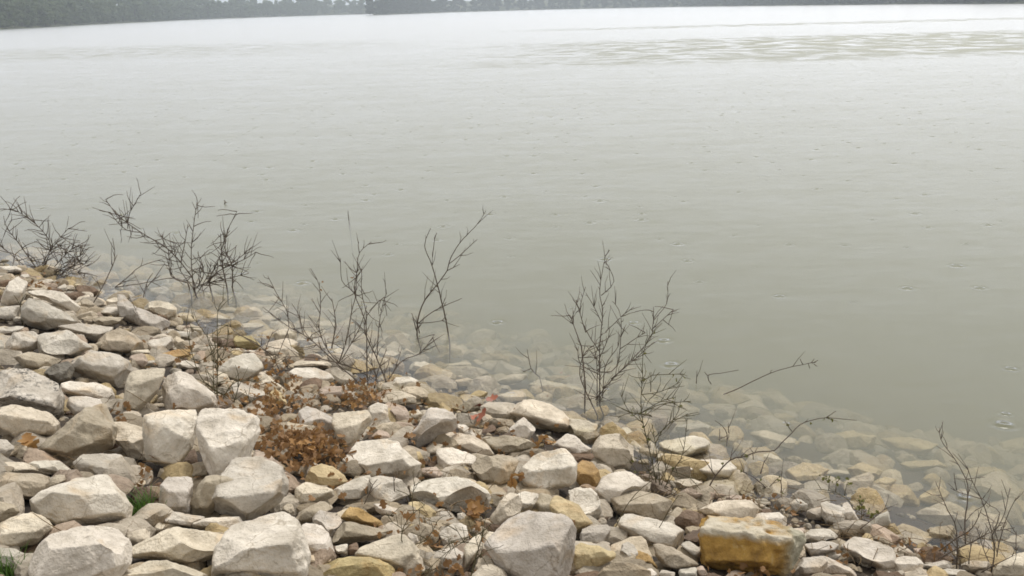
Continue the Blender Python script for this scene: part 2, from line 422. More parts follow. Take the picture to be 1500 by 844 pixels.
ROCKS = """
A w 340,225 520,190 580,140 740,110 880,130 950,180 955,330 940,440 830,460 610,485 480,500 230,370 240,310 #broad white rock with a vertical crease beside the green grass tuft
A w 480,520 620,490 820,485 900,530 950,620 945,740 880,840 820,900 230,900 230,780 280,640 380,560 #bulky cream-white rock with shaded front below the broad creased rock
A c 0,470 130,410 190,430 230,380 330,450 370,540 280,600 120,580 40,640 0,640
A g -40,640 120,650 170,680 150,740 60,790 -40,800
A t -30,90 280,90 360,110 320,240 280,280 190,265 -30,270
A t 340,180 400,105 470,110 485,160 440,195 340,230
A w 210,30 250,0 420,0 500,50 545,95 470,105 330,80
A c -10,60 50,10 160,20 250,70 380,100 200,95 0,90
F g 540,760 600,710 860,675 915,690 905,800 870,850 600,860
A t -30,300 100,320 140,380 30,450 -30,460
A l 1215,125 1280,120 1410,150 1400,250 1380,390 1170,380 1175,200 #upright squared pale grey rock right of the green grass tuft
A w 1175,380 1300,375 1480,410 1490,440 1400,490 1200,455
A c 950,650 1070,610 1200,520 1290,490 1400,500 1690,530 1710,600 1680,640 1500,690 1400,760 1200,730 960,700 #long flat cream rock below the upright squared rock
B w -110,470 30,420 250,410 275,460 210,520 0,500
A c 900,830 960,790 1060,730 1180,730 1300,770 1450,840 1500,900 880,900
A t 1395,300 1440,200 1510,120 1580,110 1740,120 1740,165 1600,240 1540,330 1500,400 1400,380
A t 1300,110 1380,40 1500,10 1560,60 1500,130 1400,145
A c 1050,430 1090,360 1150,350 1180,420 1120,480
A c 930,540 1030,505 1100,500 1080,580 1000,620 930,590
A c 1130,490 1170,455 1210,475 1200,510 1150,525
B g 180,20 200,-30 280,-20 420,-10 510,50 560,110 598,200 590,280 530,340 420,410 300,460 250,440 50,395 35,350 100,240 230,160 #big rounded grey-white boulder below the dead leaf heap
B w 215,520 380,450 580,380 640,420 665,500 650,570 760,650 710,700 720,900 60,900 60,740 180,650 210,600 #large white rock with slanting top below the rounded boulder
B w 650,570 700,490 780,460 850,485 900,560 945,680 920,740 720,690 750,640 #white triangular rock leaning beside the large slanting rock
B c 700,700 860,690 920,710 900,740 800,760 710,750
B t 665,430 720,370 850,300 900,300 930,350 880,390 760,450 690,455
B l 790,440 860,365 970,385 1000,440 930,520 900,560 850,480
B c 560,370 600,315 640,330 655,380 620,400
B y 780,110 790,50 860,25 940,50 1010,110 1040,165 940,210 820,190 740,160 #yellowish cream rock at the lower edge of the dead leaf heap
B c 665,220 740,160 820,190 930,220 940,260 860,300 720,340 665,300
B w 945,220 1110,130 1200,110 1240,170 1200,240 1160,290 1010,295 960,260
B w 1210,130 1300,115 1430,140 1480,180 1490,240 1420,290 1330,320 1220,300 1200,240
B w 1240,320 1340,315 1430,340 1450,390 1420,420 1310,400 1260,370
B o 1000,420 1060,340 1120,350 1180,400 1280,440 1300,480 1200,490 1060,450
B t 945,540 1000,460 1080,450 1340,515 1340,535 1200,590 1100,600 950,610
B w 955,625 1045,610 1040,690 965,680
B b 1050,630 1120,600 1130,680 1050,690
B c 1110,690 1150,640 1230,600 1400,545 1460,640 1500,660 1560,760 1520,840 1400,840 1360,760 1240,720
B v 800,790 850,750 950,720 1130,705 1260,720 1350,770 1400,840 1400,900 800,900 #olive-yellow flat rock right of the large slanting white rock
C l 560,680 640,600 635,530 690,440 770,390 900,370 1000,420 1090,460 1160,550 1205,590 1195,690 1150,800 1140,900 800,900 650,790 #big smooth pale grey slab face beside the yellow pointed rock
C y 1200,640 1260,605 1400,620 1500,690 1500,720 1400,770 1290,830 1160,830 1150,790 1195,700 #yellow pointed rock right of the big smooth grey slab
H w 805,810 870,700 960,650 1120,640 1180,690 1215,740 1210,860 1180,900 1050,945 960,960 860,920 #rough white rock with dark cracks below the curled orange leaf
C t 460,40 500,-5 540,-20 690,-40 790,10 760,80 720,170 650,195 540,175 490,110 #blocky tan rock left of the rough cracked white rock
C w 20,200 70,150 140,130 290,160 350,120 400,130 440,190 540,230 575,290 540,330 450,310 370,370 290,360 140,300 40,270 #long knobbly white rock below the blocky tan rock
C y 0,320 60,300 140,340 190,380 180,430 120,450 10,440 -30,400
C v 0,460 130,460 110,530 60,570 0,520
C w 220,380 280,370 305,410 270,450 220,430
C w 350,390 400,380 430,420 390,450 350,430
C w 220,540 300,480 370,460 430,530 420,590 330,640 240,620
C w 110,720 240,660 340,640 390,680 380,800 300,780 190,790
C c -40,690 40,660 90,720 110,800 60,860 -40,840
C w -20,530 50,550 70,610 30,650 -20,650
C c 570,470 620,390 650,340 700,240 760,240 820,360 780,400 700,430 660,490 600,510
C w 770,260 860,225 940,250 930,300 890,350 840,370 790,320
C y 1030,300 1080,260 1230,340 1290,410 1330,450 1260,490 1210,550 1150,500 1050,400
C t 920,300 960,240 1040,270 1030,350 1060,400 1000,410 930,370
C o 1215,60 1240,10 1340,0 1370,70 1395,150 1340,205 1220,180 #ochre faced rock right of the rough cracked white rock
C w 1350,250 1410,160 1480,90 1570,80 1690,165 1730,215 1700,240 1500,270 1440,330 1400,280
C w 1165,240 1230,200 1330,210 1370,270 1400,380 1330,450 1260,380 1250,310
C l 1250,600 1255,510 1300,480 1440,470 1465,500 1440,600 1400,615
C c 400,640 470,540 520,550 480,700 400,800
C t 480,760 560,690 650,790 680,860 470,860
C c 510,670 570,520 620,540 610,610 560,660
D c 620,380 700,330 780,290 1000,310 1050,360 1010,470 900,480 700,400
D w 1010,400 1080,385 1200,380 1255,430 1240,490 1190,510 1030,490 #bright white chunk resting on the big ochre block
D t -20,290 60,240 200,225 300,260 410,310 410,340 350,430 280,445 150,430 90,390 0,390
D w 30,480 90,395 160,430 280,445 340,450 500,550 480,640 430,650 290,590 180,600 60,520
D t 290,620 330,610 440,640 590,735 605,755 470,800 360,770 310,710
D g 490,640 520,590 600,640 640,660 610,710 570,700
D g 40,640 90,595 160,620 170,700 120,760 60,730
D o 150,680 180,660 260,720 310,790 240,770 160,740
D c 0,820 120,830 300,850 300,900 -20,900
D w 170,800 270,790 310,830 250,870 160,850
D w 340,800 440,820 430,870 330,860
D g 470,800 600,780 600,860 480,860
D p 590,790 640,770 680,840 620,860
D b 440,440 530,360 610,400 640,500 560,530 480,490
D t 380,410 450,340 500,370 440,450
D g 1310,800 1380,720 1500,700 1560,760 1500,860 1320,860
E g -120,560 -60,520 60,500 130,560 110,590 -20,600 -110,590
E l -110,620 0,590 90,600 140,650 30,680 -60,700
D w 540,60 600,20 700,-10 830,10 885,60 850,150 700,120 600,110
D w 430,90 530,50 560,90 440,100
D c 440,150 560,130 640,170 600,220 460,200
D p 480,240 560,200 640,250 600,280 490,280
D p 820,270 880,250 960,270 930,300 830,300
D g 1280,320 1340,280 1410,320 1400,370 1320,380
D p 1250,500 1290,460 1310,510
D p 1330,500 1390,490 1400,540 1340,540
D g 1410,380 1500,340 1560,380 1500,430 1420,430
E l 15,320 60,300 200,370 195,500 50,460 20,420
E w 170,330 215,305 300,460 250,520 200,440
E w 170,660 250,560 340,590 480,640 530,660 560,750 540,790 440,800 330,750 220,700 #white rock slanting over a dark hollow near the leafy sprig
E w 530,740 620,700 720,710 760,750 720,850 560,850
E w 760,760 900,730 960,750 970,790 840,800 760,790
E w 820,830 950,790 1060,800 1100,860 800,870
E c 1040,750 1110,730 1250,740 1240,800 1110,820 1060,790
E t 1330,600 1400,550 1520,540 1520,670 1440,660 1340,630
E l 1160,620 1210,580 1260,600 1270,690 1200,720 1150,690
E c 1270,800 1380,760 1440,700 1520,670 1520,860 1260,860
E w 1110,620 1160,590 1170,640 1130,670
E t 770,560 840,480 960,470 990,540 960,580 840,600
E c 880,350 960,320 1030,380 960,410
E g 350,480 430,400 500,370 520,450 490,500
E b 480,570 520,540 600,580 560,640
E p 690,650 760,640 770,690 710,700
E t 770,640 850,620 870,660 780,670
E w 0,700 40,720 50,800 200,800 260,820 270,860 -50,860
E b 50,750 130,760 150,800 60,800
E g 40,680 130,660 160,690 120,730 50,710
E w 500,810 560,830 560,870 500,870
E y 720,290 780,220 880,190 950,240 900,320 800,320
E y 390,170 470,120 560,140 520,220 430,230
E y 240,60 300,20 400,50 420,90 300,120
E y 240,210 340,190 430,240 400,270 280,270
E c 0,70 80,60 250,90 240,130 60,130
F q -30,70 40,55 230,55 330,110 420,200 460,270 455,370 400,410 330,370 200,320 90,320 -30,300 #big grey-white boulder with a dark pitted face
F c -30,370 90,320 240,330 330,380 430,480 390,550 300,590 100,590 40,560 -30,520 #rounded cream rock below the dark pitted boulder
F g -30,570 50,590 100,650 50,720 -30,730
F t 300,640 360,590 560,430 640,380 720,310 760,380 845,600 800,640 700,680 600,700 480,740 310,670 #tan wedge shaped rock with a pale rim beside the white cubic rock
F w 490,330 500,270 620,255 730,280 740,330 640,390 550,400
F w 450,190 540,145 700,160 800,200 830,260 800,310 740,280 700,270 500,230
F k 330,80 400,30 500,0 540,60 530,130 440,170 390,130 #dark grey rock behind the dark pitted boulder
J g 510,690 560,640 680,620 860,650 950,700 960,760 930,860 880,900 800,840 700,800 580,770 #mottled grey-white rock overhanging a dark gap
F c 940,80 1080,55 1200,70 1190,130 1150,240 1080,300 1000,370 900,340 920,230 #smooth cream square faced rock beside the mottled rock
F w 1195,180 1230,100 1330,75 1390,110 1480,190 1560,240 1590,330 1500,360 1430,370 1250,390 1200,250 #tall white rock behind the white cubic rock
F w 1055,430 1180,410 1430,360 1450,460 1430,640 1280,790 1200,760 1080,690 1050,560 #white cubic rock with a flat face and tan left side
F c 800,450 940,445 1050,510 1070,650 1080,720 960,700 870,600
G w -50,370 60,350 200,390 290,440 380,480 395,530 310,600 190,650 180,760 230,830 200,980 70,900 30,820 -40,650 #long white slab standing left of the dead leaf heap
G p 360,660 440,650 500,720 580,790 540,820 420,740
G w 1020,740 1090,590 1150,570 1230,590 1340,570 1440,660 1550,760 1570,820 1500,870 1380,880 1080,840 1050,790 #big angular white rock right of the dead leaf heap
G c 935,370 1050,365 1190,360 1215,420 1190,520 1120,580 1060,640 980,600 960,470 #square cream block above the big angular white rock
G w 1190,360 1270,300 1340,340 1340,470 1260,500 1200,500 1215,430
G c 1270,290 1330,215 1430,225 1540,270 1540,310 1420,330 1340,330
G p 1340,420 1410,330 1490,380 1500,460 1400,470
G p 1220,560 1280,500 1340,520 1360,580 1300,590
G l 690,380 740,330 860,380 930,420 960,540 920,560 700,540 680,480
G w 600,100 680,50 800,45 910,90 940,130 870,180 760,170 620,180
G c 920,60 1000,80 1080,140 1090,190 1010,190 940,140
G p 830,220 880,190 990,180 1000,250 930,290 840,280
G y 480,230 520,200 590,270 600,320 520,300 480,280
G c 370,120 430,90 510,150 580,200 540,210 480,230 400,190
K g 95,770 250,660 390,640 405,700 420,760 300,850 190,840
G w 180,250 250,150 310,170 420,220 440,270 350,300 310,330
G c 0,90 60,60 160,110 190,180 100,180 0,150
G w 1350,170 1400,120 1480,110 1560,150 1540,200 1480,200 1380,210 #small rounded white stone at the water beside the largest bare shrub
G c 600,500 680,470 680,530 620,540
H l 10,550 60,480 150,350 270,340 340,460 320,500 180,510 120,610 60,630 #pale grey grooved rock beside the sodden red leaves
H w 350,460 420,460 490,550 460,580 410,540
H c 190,520 360,520 420,570 560,610 610,680 480,700 380,640 240,600
H w 200,640 330,630 480,700 450,760 330,810 270,790 220,720
H c 110,640 160,600 240,620 220,670 140,680
H t 540,570 700,540 860,580 920,620 800,650 720,690 640,680 570,610
H w 720,530 830,410 915,490 870,570 780,560
H c 740,390 780,310 920,280 1030,310 1120,380 1160,430 1150,510 1060,510 930,470 880,420 800,420 #rounded cream rock at the waterline above the curled orange leaf
H c 1160,420 1280,430 1370,450 1340,540 1250,570 1170,530
H w 1060,620 1150,530 1200,550 1330,650 1300,690 1220,700 1150,650
H c 1335,650 1380,560 1480,530 1570,560 1640,610 1590,640 1620,700 1570,780 1450,790 1370,730 #broad cream rock at the water's edge left of the olive-stemmed shrub
H c 770,690 830,660 870,690 840,730 790,730
H t -30,620 40,660 60,740 10,830 -30,840
H p 80,790 200,770 240,830 200,860 80,840
H c 640,250 760,210 850,220 830,290 700,310
H c 640,150 740,90 860,90 820,150 700,170
H y 420,260 500,210 570,230 540,290 430,290
H c 330,140 420,120 500,150 470,190 360,190
H w 0,60 20,10 120,0 190,40 160,90 60,90
H c 880,170 960,130 1050,180 1260,200 1230,240 920,220
H c 240,20 380,0 450,30 400,60 270,50
H c 330,380 380,390 390,440 350,440
H c 0,380 60,350 90,390 40,430 0,420
L w 330,600 390,560 560,545 690,590 680,640 600,680 520,720 430,660 #white wedge rock at the water's edge right of the olive-stemmed shrub
L g 440,510 500,450 590,430 710,490 700,530 640,550 540,545 #wet grooved grey rock behind the white wedge at the water
L w 390,740 450,730 500,760 430,800 380,790
L w 430,810 510,770 570,790 470,830
L w 320,680 350,670 360,720 300,730
L c 50,490 100,480 170,560 150,590 70,540
L y 1050,540 1100,510 1200,560 1310,570 1300,620 1180,620 1080,580
L y 1300,780 1390,740 1500,760 1560,830 1400,850 1300,820
L y 200,290 280,270 340,310 230,330
L c 340,230 430,190 510,210 480,260 370,270
L c 1040,690 1130,670 1230,720 1180,770 1060,740
J w 20,200 100,130 140,80 200,160 180,230 150,280 60,300 10,270 #white pointed rock beside the far tangled shrub
J g 160,300 220,240 320,260 480,340 550,400 440,440 330,465 220,430 170,380
J w 210,200 350,180 460,200 540,270 580,300 560,360 500,330 370,270
J g 430,450 560,420 680,440 820,460 740,510 670,550 590,510
J t 680,400 740,370 900,380 870,420 780,445 700,430
J l 860,210 930,220 1000,340 1030,430 960,410 900,380 890,290
J w 740,350 770,300 870,310 900,340 840,370
J c 780,250 850,230 890,280 840,300 780,280
J l 1000,310 1070,330 1240,410 1230,470 1220,515 1130,500 1040,430
J c 1060,310 1140,255 1240,260 1290,310 1280,360 1210,400 1120,340
J t 720,600 760,530 870,455 960,510 1050,590 1030,610 930,640 800,640 #tan pyramid shaped rock above the mottled rock
J g 40,560 90,500 240,480 330,560 240,620 90,650 40,620
J g 280,500 400,490 490,470 560,540 670,595 560,640 440,690 300,630 360,570
J t 105,670 220,630 300,640 440,690 330,775 170,750
J w 1080,560 1130,530 1240,520 1260,600 1180,640 1110,650
J o 1160,690 1200,640 1300,610 1390,610 1370,660 1220,700
J g 1220,490 1380,475 1450,500 1420,540 1250,520
J w 1290,700 1370,690 1480,740 1400,760 1310,740
J p 950,660 1060,640 1080,700 1050,750 990,720
J g 1060,690 1130,690 1110,730 1060,730
J c 960,620 1080,610 1100,640 970,660
J t 590,250 640,240 690,290 650,330 600,310
J w 90,375 150,370 160,400 100,410
J g -20,310 50,300 150,290 140,380 60,400 -20,380
J w 390,110 430,100 450,130 400,140
J w 420,160 480,130 490,180 440,190
J w 150,60 210,60 220,100 170,110
J w -20,0 100,0 160,40 20,60
J b 0,110 80,100 20,170 -10,160
J b 560,140 680,160 720,190 690,230 580,210
J g 1100,170 1200,150 1260,200 1200,240 1090,220
J g 1260,190 1400,200 1420,260 1280,250
J t 1390,420 1480,470 1490,540 1420,520
J t 690,580 750,550 760,600 700,620
J g -20,460 40,440 170,440 100,490 -20,520
J g -20,540 30,560 30,640 -20,660
K w 360,190 410,160 570,160 550,190 370,205 #thin white slab just breaking the surface behind the largest bare shrub
K w 510,490 580,460 660,480 680,540 560,570 520,540
K v 200,570 240,510 320,520 400,580 390,610 230,605 #olive-yellow stone left of the largest bare shrub
K c 430,620 510,585 620,590 680,640 560,670 450,670
K w 250,620 380,615 370,640 270,640
K c 150,430 350,415 430,440 330,480 180,480
K g 130,210 260,190 340,220 200,250
K c 350,250 520,220 600,250 450,300
K c 350,390 450,355 540,380 480,410
K c 100,320 200,300 260,330 150,350
K c 640,540 740,520 750,580 660,580
K g 750,550 860,530 900,600 800,620
K c 1340,560 1420,490 1498,500 1490,560
K c 1290,640 1370,620 1420,660 1330,690
K w 940,630 1000,600 1010,660 950,670
K c 770,330 900,310 960,340 840,360
K c 760,440 880,400 980,440 900,480
K c 0,200 60,190 130,230 40,260
K c 0,370 90,350 180,390 60,410
K c 760,640 830,640 880,680 800,690
K c 570,720 700,690 880,700 920,730 700,740
"""
EXTRA = [('y', [(1225, 637), (1252, 631), (1282, 641), (1279, 658), (1238, 661)]), ('y', [(1151, 695), (1178, 678), (1215, 691), (1205, 705), (1161, 711)]),
         ('y', [(1242, 688), (1265, 678), (1292, 691), (1282, 708), (1252, 705)]), ('c', [(1238, 711), (1265, 708), (1289, 725), (1265, 728)]),
         ('y', [(1292, 644), (1339, 641), (1373, 651), (1353, 668), (1312, 661)]), ('y', [(1464, 651), (1500, 641), (1508, 674), (1474, 671)]),
         ('y', [(1319, 678), (1370, 674), (1387, 685), (1336, 691)]), ('y', [(1408, 690), (1450, 684), (1478, 700), (1430, 706)]),
         ('c', [(1100, 634), (1124, 631), (1165, 644), (1161, 658), (1124, 654)])]
LAND = [((440, 655), 'the dead leaf heap', 75), ((205, 738), 'the green grass tuft', 45), ((1100, 800), 'the big ochre block', 85), ((540, 575), 'the largest bare shrub', 70),
        ((285, 420), 'the two-part waterside shrub', 60), ((75, 405), 'the far tangled shrub', 50), ((890, 590), 'the tallest waterside shrub', 60), ((962, 715), 'the olive-stemmed shrub', 60),
        ((1440, 810), 'the dark shrub of crossing twigs', 75), ((1245, 745), 'the leafy sprig', 60), ((799, 646), 'the curled orange leaf', 45), ((705, 600), 'the sodden red leaves', 45),
        ((780, 790), 'the smooth grey slab', 90), ((315, 570), 'the spindly bush among rocks', 45), ((612, 490), 'the forked stick in water', 55), ((385, 790), 'the large slanting white rock', 75), ((120, 735), 'the broad creased rock', 80), ((1190, 618), 'the arching branch', 60), ((40, 575), 'the dark pitted boulder', 70), ((250, 640), 'the white cubic rock', 70), ((365, 715), 'the rounded boulder', 70),
        ((180, 500), 'the tan pyramid shaped rock', 60), ((145, 530), 'the mottled rock', 50), ((862, 818), 'the yellow pointed rock', 65), ((800, 690), 'the rough cracked rock', 60), ((520, 835), 'the olive-yellow flat rock', 60),
        ((660, 725), 'the long knobbly rock', 60), ((22, 427), 'the white pointed rock', 50), ((560, 665), 'the big angular white rock', 60), ((700, 800), 'the brown forked branch', 50)]

def make_rock(poly, col, label=None, seed=0, mat=None, ridge=None, material=None, rough=1.0):
    r = np.random.default_rng(seed); poly = np.array(poly, float)
    cx, cy = poly.mean(0); yb = poly[:, 1].max(); cxp = poly[poly[:, 1] > yb - 8][:, 0].mean() if True else cx
    yb2 = min(yb, 880)
    tb = hit_bank(cxp, yb2, .02)
    ext = np.ptp(poly, 0); area = ext[0]*ext[1]*.72
    S = math.sqrt(area)*tb/FPX
    t = tb + .22*S
    # hull centre in the picture
    hp = hull(poly); c0 = (hp.max(0) + hp.min(0))/2*.5 + hp.mean(0)*.5
    C = px(c0[0], c0[1], t)
    wv = CAM - C; wv /= np.linalg.norm(wv); u = RT - wv*(RT @ wv); u /= np.linalg.norm(u); v = np.cross(wv, u)
    L2 = []
    for x, y in hp:
        d = ray(x, y); tt = ((C - CAM) @ wv)/(d @ wv); q = CAM + d*tt - C; L2.append((q @ u, q @ v))
    L2 = np.array(L2); S = math.sqrt(max(np.ptp(L2[:, 0])*np.ptp(L2[:, 1])*.72, 1e-5))
    area2 = 0.5*sum(L2[i][0]*L2[(i+1) % len(L2)][1] - L2[(i+1) % len(L2)][0]*L2[i][1] for i in range(len(L2)))
    if area2 < 0: L2 = L2[::-1]
    normals, hs = [], []
    def add(n_, p):
        n_ = np.array(n_, float); n_ /= np.linalg.norm(n_); h = n_ @ np.array(p, float)
        if h > .06*S: normals.append(n_); hs.append(h)
    for i in range(len(L2)):
        a, b = L2[i], L2[(i+1) % len(L2)]; e = b - a; ln = np.hypot(*e)
        if ln < .02*S: continue
        n2 = np.array([e[1], -e[0]])/ln; m2 = (a + b)/2
        add((n2[0], n2[1], r.uniform(.12, .42)), (m2[0], m2[1], r.uniform(-.02, .1)*S))
        add((n2[0], n2[1], -r.uniform(.1, .45)), (m2[0], m2[1], -.05*S))
    top, bot = L2[:, 1].max(), L2[:, 1].min(); Hh = top - bot; wid = np.ptp(L2[:, 0])
    rv = bot + Hh*(r.uniform(.35, .68) if ridge is None else ridge)
    Wf = min(.52*S, .75*Hh + .1*S)*r.uniform(.85, 1.1); tilt = r.uniform(-.28, .28)
    def plane_vw(v1, w1, v2, w2, tl, twist=0):      # facet through two (v, w) points, facing the viewer
        dv, dw = v2 - v1, w2 - w1; nv, nw = -dw, dv
        if nw < 0: nv, nw = -nv, -nw
        add((tl*math.hypot(nv, nw) + twist, nv, nw), ((L2[:, 0].max() + L2[:, 0].min())/2, v1, w1))
    plane_vw(rv, Wf, top, Wf - (top - rv)*r.uniform(1.25, 2.2), tilt)
    plane_vw(rv, Wf, bot, Wf*r.uniform(.72, 1.12), tilt*.4 + r.uniform(-.15, .15))
    add((r.uniform(-.2, .2), r.uniform(-.1, .25), -1), (0, 0, -max(.75*S, .5*Hh)))
    for _ in range(r.integers(4, 9)):               # broken-off corners
        d = np.array([r.normal(), r.normal()*.8, r.uniform(.15, 1.2)]); d /= np.linalg.norm(d)
        sup = max(L2[:, 0]*d[0] + L2[:, 1]*d[1]) + d[2]*Wf
        add(d, d*sup*r.uniform(.62, .9))
    big = max(ext)
    sub = 5 if big > 98 else (4 if big > 38 else 3)
    D, Fc = ICO[sub]; sc = np.array([wid*.5, Hh*.5, .55*S]); D = D*sc; D = D/np.linalg.norm(D, axis=1)[:, None]
    Nn, hh = np.array(normals), np.array(hs)
    p = r.uniform(120, 350)
    q = np.clip(D @ Nn.T/hh, 1e-6, None)/1.0
    mxq = q.max(1, keepdims=True); rad = 1/(mxq[:, 0]*((q/mxq)**p).sum(1)**(1/p))
    Q = D*rad[:, None]
    for _ in range(r.integers(3, 7)):                # hollow chips knocked out of the faces
        d = np.array([r.normal(), r.normal()*.8 + .2, r.uniform(-.1, 1.3)]); d /= np.linalg.norm(d)
        rr = S*r.uniform(.35, 1.3); sup = (Q @ d).max(); off = d*(sup + rr*r.uniform(.86, .97)) + np.array([r.normal(), r.normal(), 0])*.12*S
        dl = Q - off; ds = np.linalg.norm(dl, axis=1); ins = ds < rr
        Q[ins] = off + dl[ins]/ds[ins][:, None]*rr
    for _ in range(r.integers(1, 4)):                # stepped breaks along a plane
        d = np.array([r.normal(), r.normal(), r.normal()*.6]); d /= np.linalg.norm(d)
        e = np.array([r.normal(), r.normal(), r.normal()]); e /= np.linalg.norm(e)
        k0 = r.uniform(-.35, .35)*S; sd_ = 1/(1 + np.exp(-(Q @ d - k0 + .05*S*np.sin((Q @ e)/S*7))/(.012*S)))
        Q = Q*(1 - .055*r.uniform(.4, 1)*sd_)[:, None]
    disp = wobble(Q/S, r, 3.0, 4)*.012*S + np.abs(wobble(Q/S, r, 6.5, 3))*-.016*S
    Q = Q + D*(disp*rough)[:, None]
    for ax in (0, 1):                                # bring the worn outline back to the traced size
        lo, hi = Q[:, ax].min(), Q[:, ax].max(); tl, th = L2[:, ax].min(), L2[:, ax].max()
        Q[:, ax] = (Q[:, ax] - lo)/(hi - lo)*(th - tl)*1.06 + tl - .03*(th - tl)
    V = Q[:, :1]*u + Q[:, 1:2]*v + Q[:, 2:]*wv
    o = mesh_obj('rock', V, Fc, material or ROCK, loc=C)
    b = np.array(PAL[col]); k = r.uniform(.9, 1.08); b = np.clip(b*k*(1 + r.normal(size=3)*.004), 0, .8); o.color = (*b, 1)
    base_s = inland(C[0], C[1]); wz = C[2] + V[:, 2].max()
    state = 'dry' if V[:, 2].min() + C[2] > .03 else ('sub' if wz < .012 else 'edge')
    if label is None:
        asp = wid/Hh; sh = 'flat' if asp > 2.3 else ('upright' if asp < .85 else ('angular' if asp < 1.45 else 'broad'))
        szn = 'small ' if wid < .17 else ('large ' if wid > .36 else '')
        land = ''
        best = 9
        for (lx, ly), nm, rr in LAND:
            q_ = math.hypot(c0[0] - lx, (c0[1] - ly)*1.3)/rr
            if q_ < 1 and q_ < best: best = q_; land = ' near ' + nm
        st = {'dry': 'on the bank', 'sub': 'under the shallow water', 'edge': "at the water's edge"}[state]
        label = f"{szn}{sh} {CNAME[col]} rock {st}{land}"
        grp = {'dry': 'loose rocks of the dry bank', 'sub': 'rocks seen under water', 'edge': "rocks at the water's edge"}[state]
    else: grp = {'dry': 'loose rocks of the dry bank', 'sub': 'rocks seen under water', 'edge': "rocks at the water's edge"}[state]
    tag(o, label, 'rock', grp)
    return o, C, S, wid
seed = 100
PLACED = []
for line in ROCKS.strip().splitlines():
    txt, _, lab = line.partition('#'); tk = txt.split(); ox, oy = TILE[tk[0]]
    poly = [(ox + float(a.split(',')[0])/4.993, oy + float(a.split(',')[1])/4.993) for a in tk[2:]]
    c = tk[1]; mt = None
    if c == 'q': c, mt = 'g', ROCK_PIT
    if c in 'ov': mt = ROCK_ST
    seed += 1
    PLACED.append(make_rock(poly, c, lab.strip() or None, seed, material=mt))
for c, poly in EXTRA:
    seed += 1; PLACED.append(make_rock(poly, c, None, seed))
# the big ochre block: cream upper face, iron-yellow front
def ochre_block():
    m, n, l, b = new_mat('ochre_block_stone'); tc = n.new('ShaderNodeTexCoord'); P = tc.outputs['Object']
    def noise(sc, det=5): 
        x = N(n, 'ShaderNodeTexNoise', Scale=sc, Detail=det, Roughness=.65); l.new(P, x.inputs['Vector']); return x.outputs[0]
    c = ramp(n, l, noise(11, 8), [(.28, (.20, .11, .03)), (.42, (.36, .20, .04)), (.56, (.48, .28, .06)), (.72, (.60, .45, .22))])
    g = n.new('ShaderNodeSeparateXYZ'); l.new(P, g.inputs[0])
    def ma(op, a, bb):
        x = n.new('ShaderNodeMath'); x.operation = op
        for i, v_ in enumerate((a, bb)):
            if isinstance(v_, bpy.types.NodeSocket): l.new(v_, x.inputs[i])
            else: x.inputs[i].default_value = v_
        return x.outputs[0]
    nz = ma('MULTIPLY', ma('SUBTRACT', noise(9, 6), .5), .16)
    xm = ramp(n, l, ma('ADD', ma('ADD', g.outputs[0], nz), .5), [(.57, G(0)), (.66, G(1))])     # greyer right end
    c = mixc(n, l, xm, c, ramp(n, l, noise(18), [(.3, (.27, .25, .17)), (.7, (.50, .45, .33))]))
    zm = ramp(n, l, ma('ADD', ma('ADD', g.outputs[2], ma('MULTIPLY', nz, .35)), .5), [(.60, G(0)), (.625, G(1))])  # cream bedding layer on top
    c = mixc(n, l, zm, c, ramp(n, l, noise(16), [(.3, (.44, .37, .25)), (.7, (.62, .55, .43))]))
    l.new(c, b.inputs['Base Color']); b.inputs['Roughness'].default_value = .8
    bu = N(n, 'ShaderNodeBump', Strength=.8, Distance=.03); l.new(noise(24, 6), bu.inputs['Height']); l.new(bu.outputs[0], b.inputs['Normal'])
    poly = [(900 + a/4.993, 675 + b_/4.993) for a, b_ in [(625, 410), (640, 460), (675, 560), (672, 700), (680, 820), (1060, 830), (1250, 835), (1345, 740), (1382, 600), (1375, 550), (1200, 470), (1010, 430)]]
    return make_rock(poly, 'o', 'big ochre-yellow block with cream top and greyish right end', 991, ridge=.66, material=m, rough=2.6)
OB = ochre_block(); PLACED.append(OB)

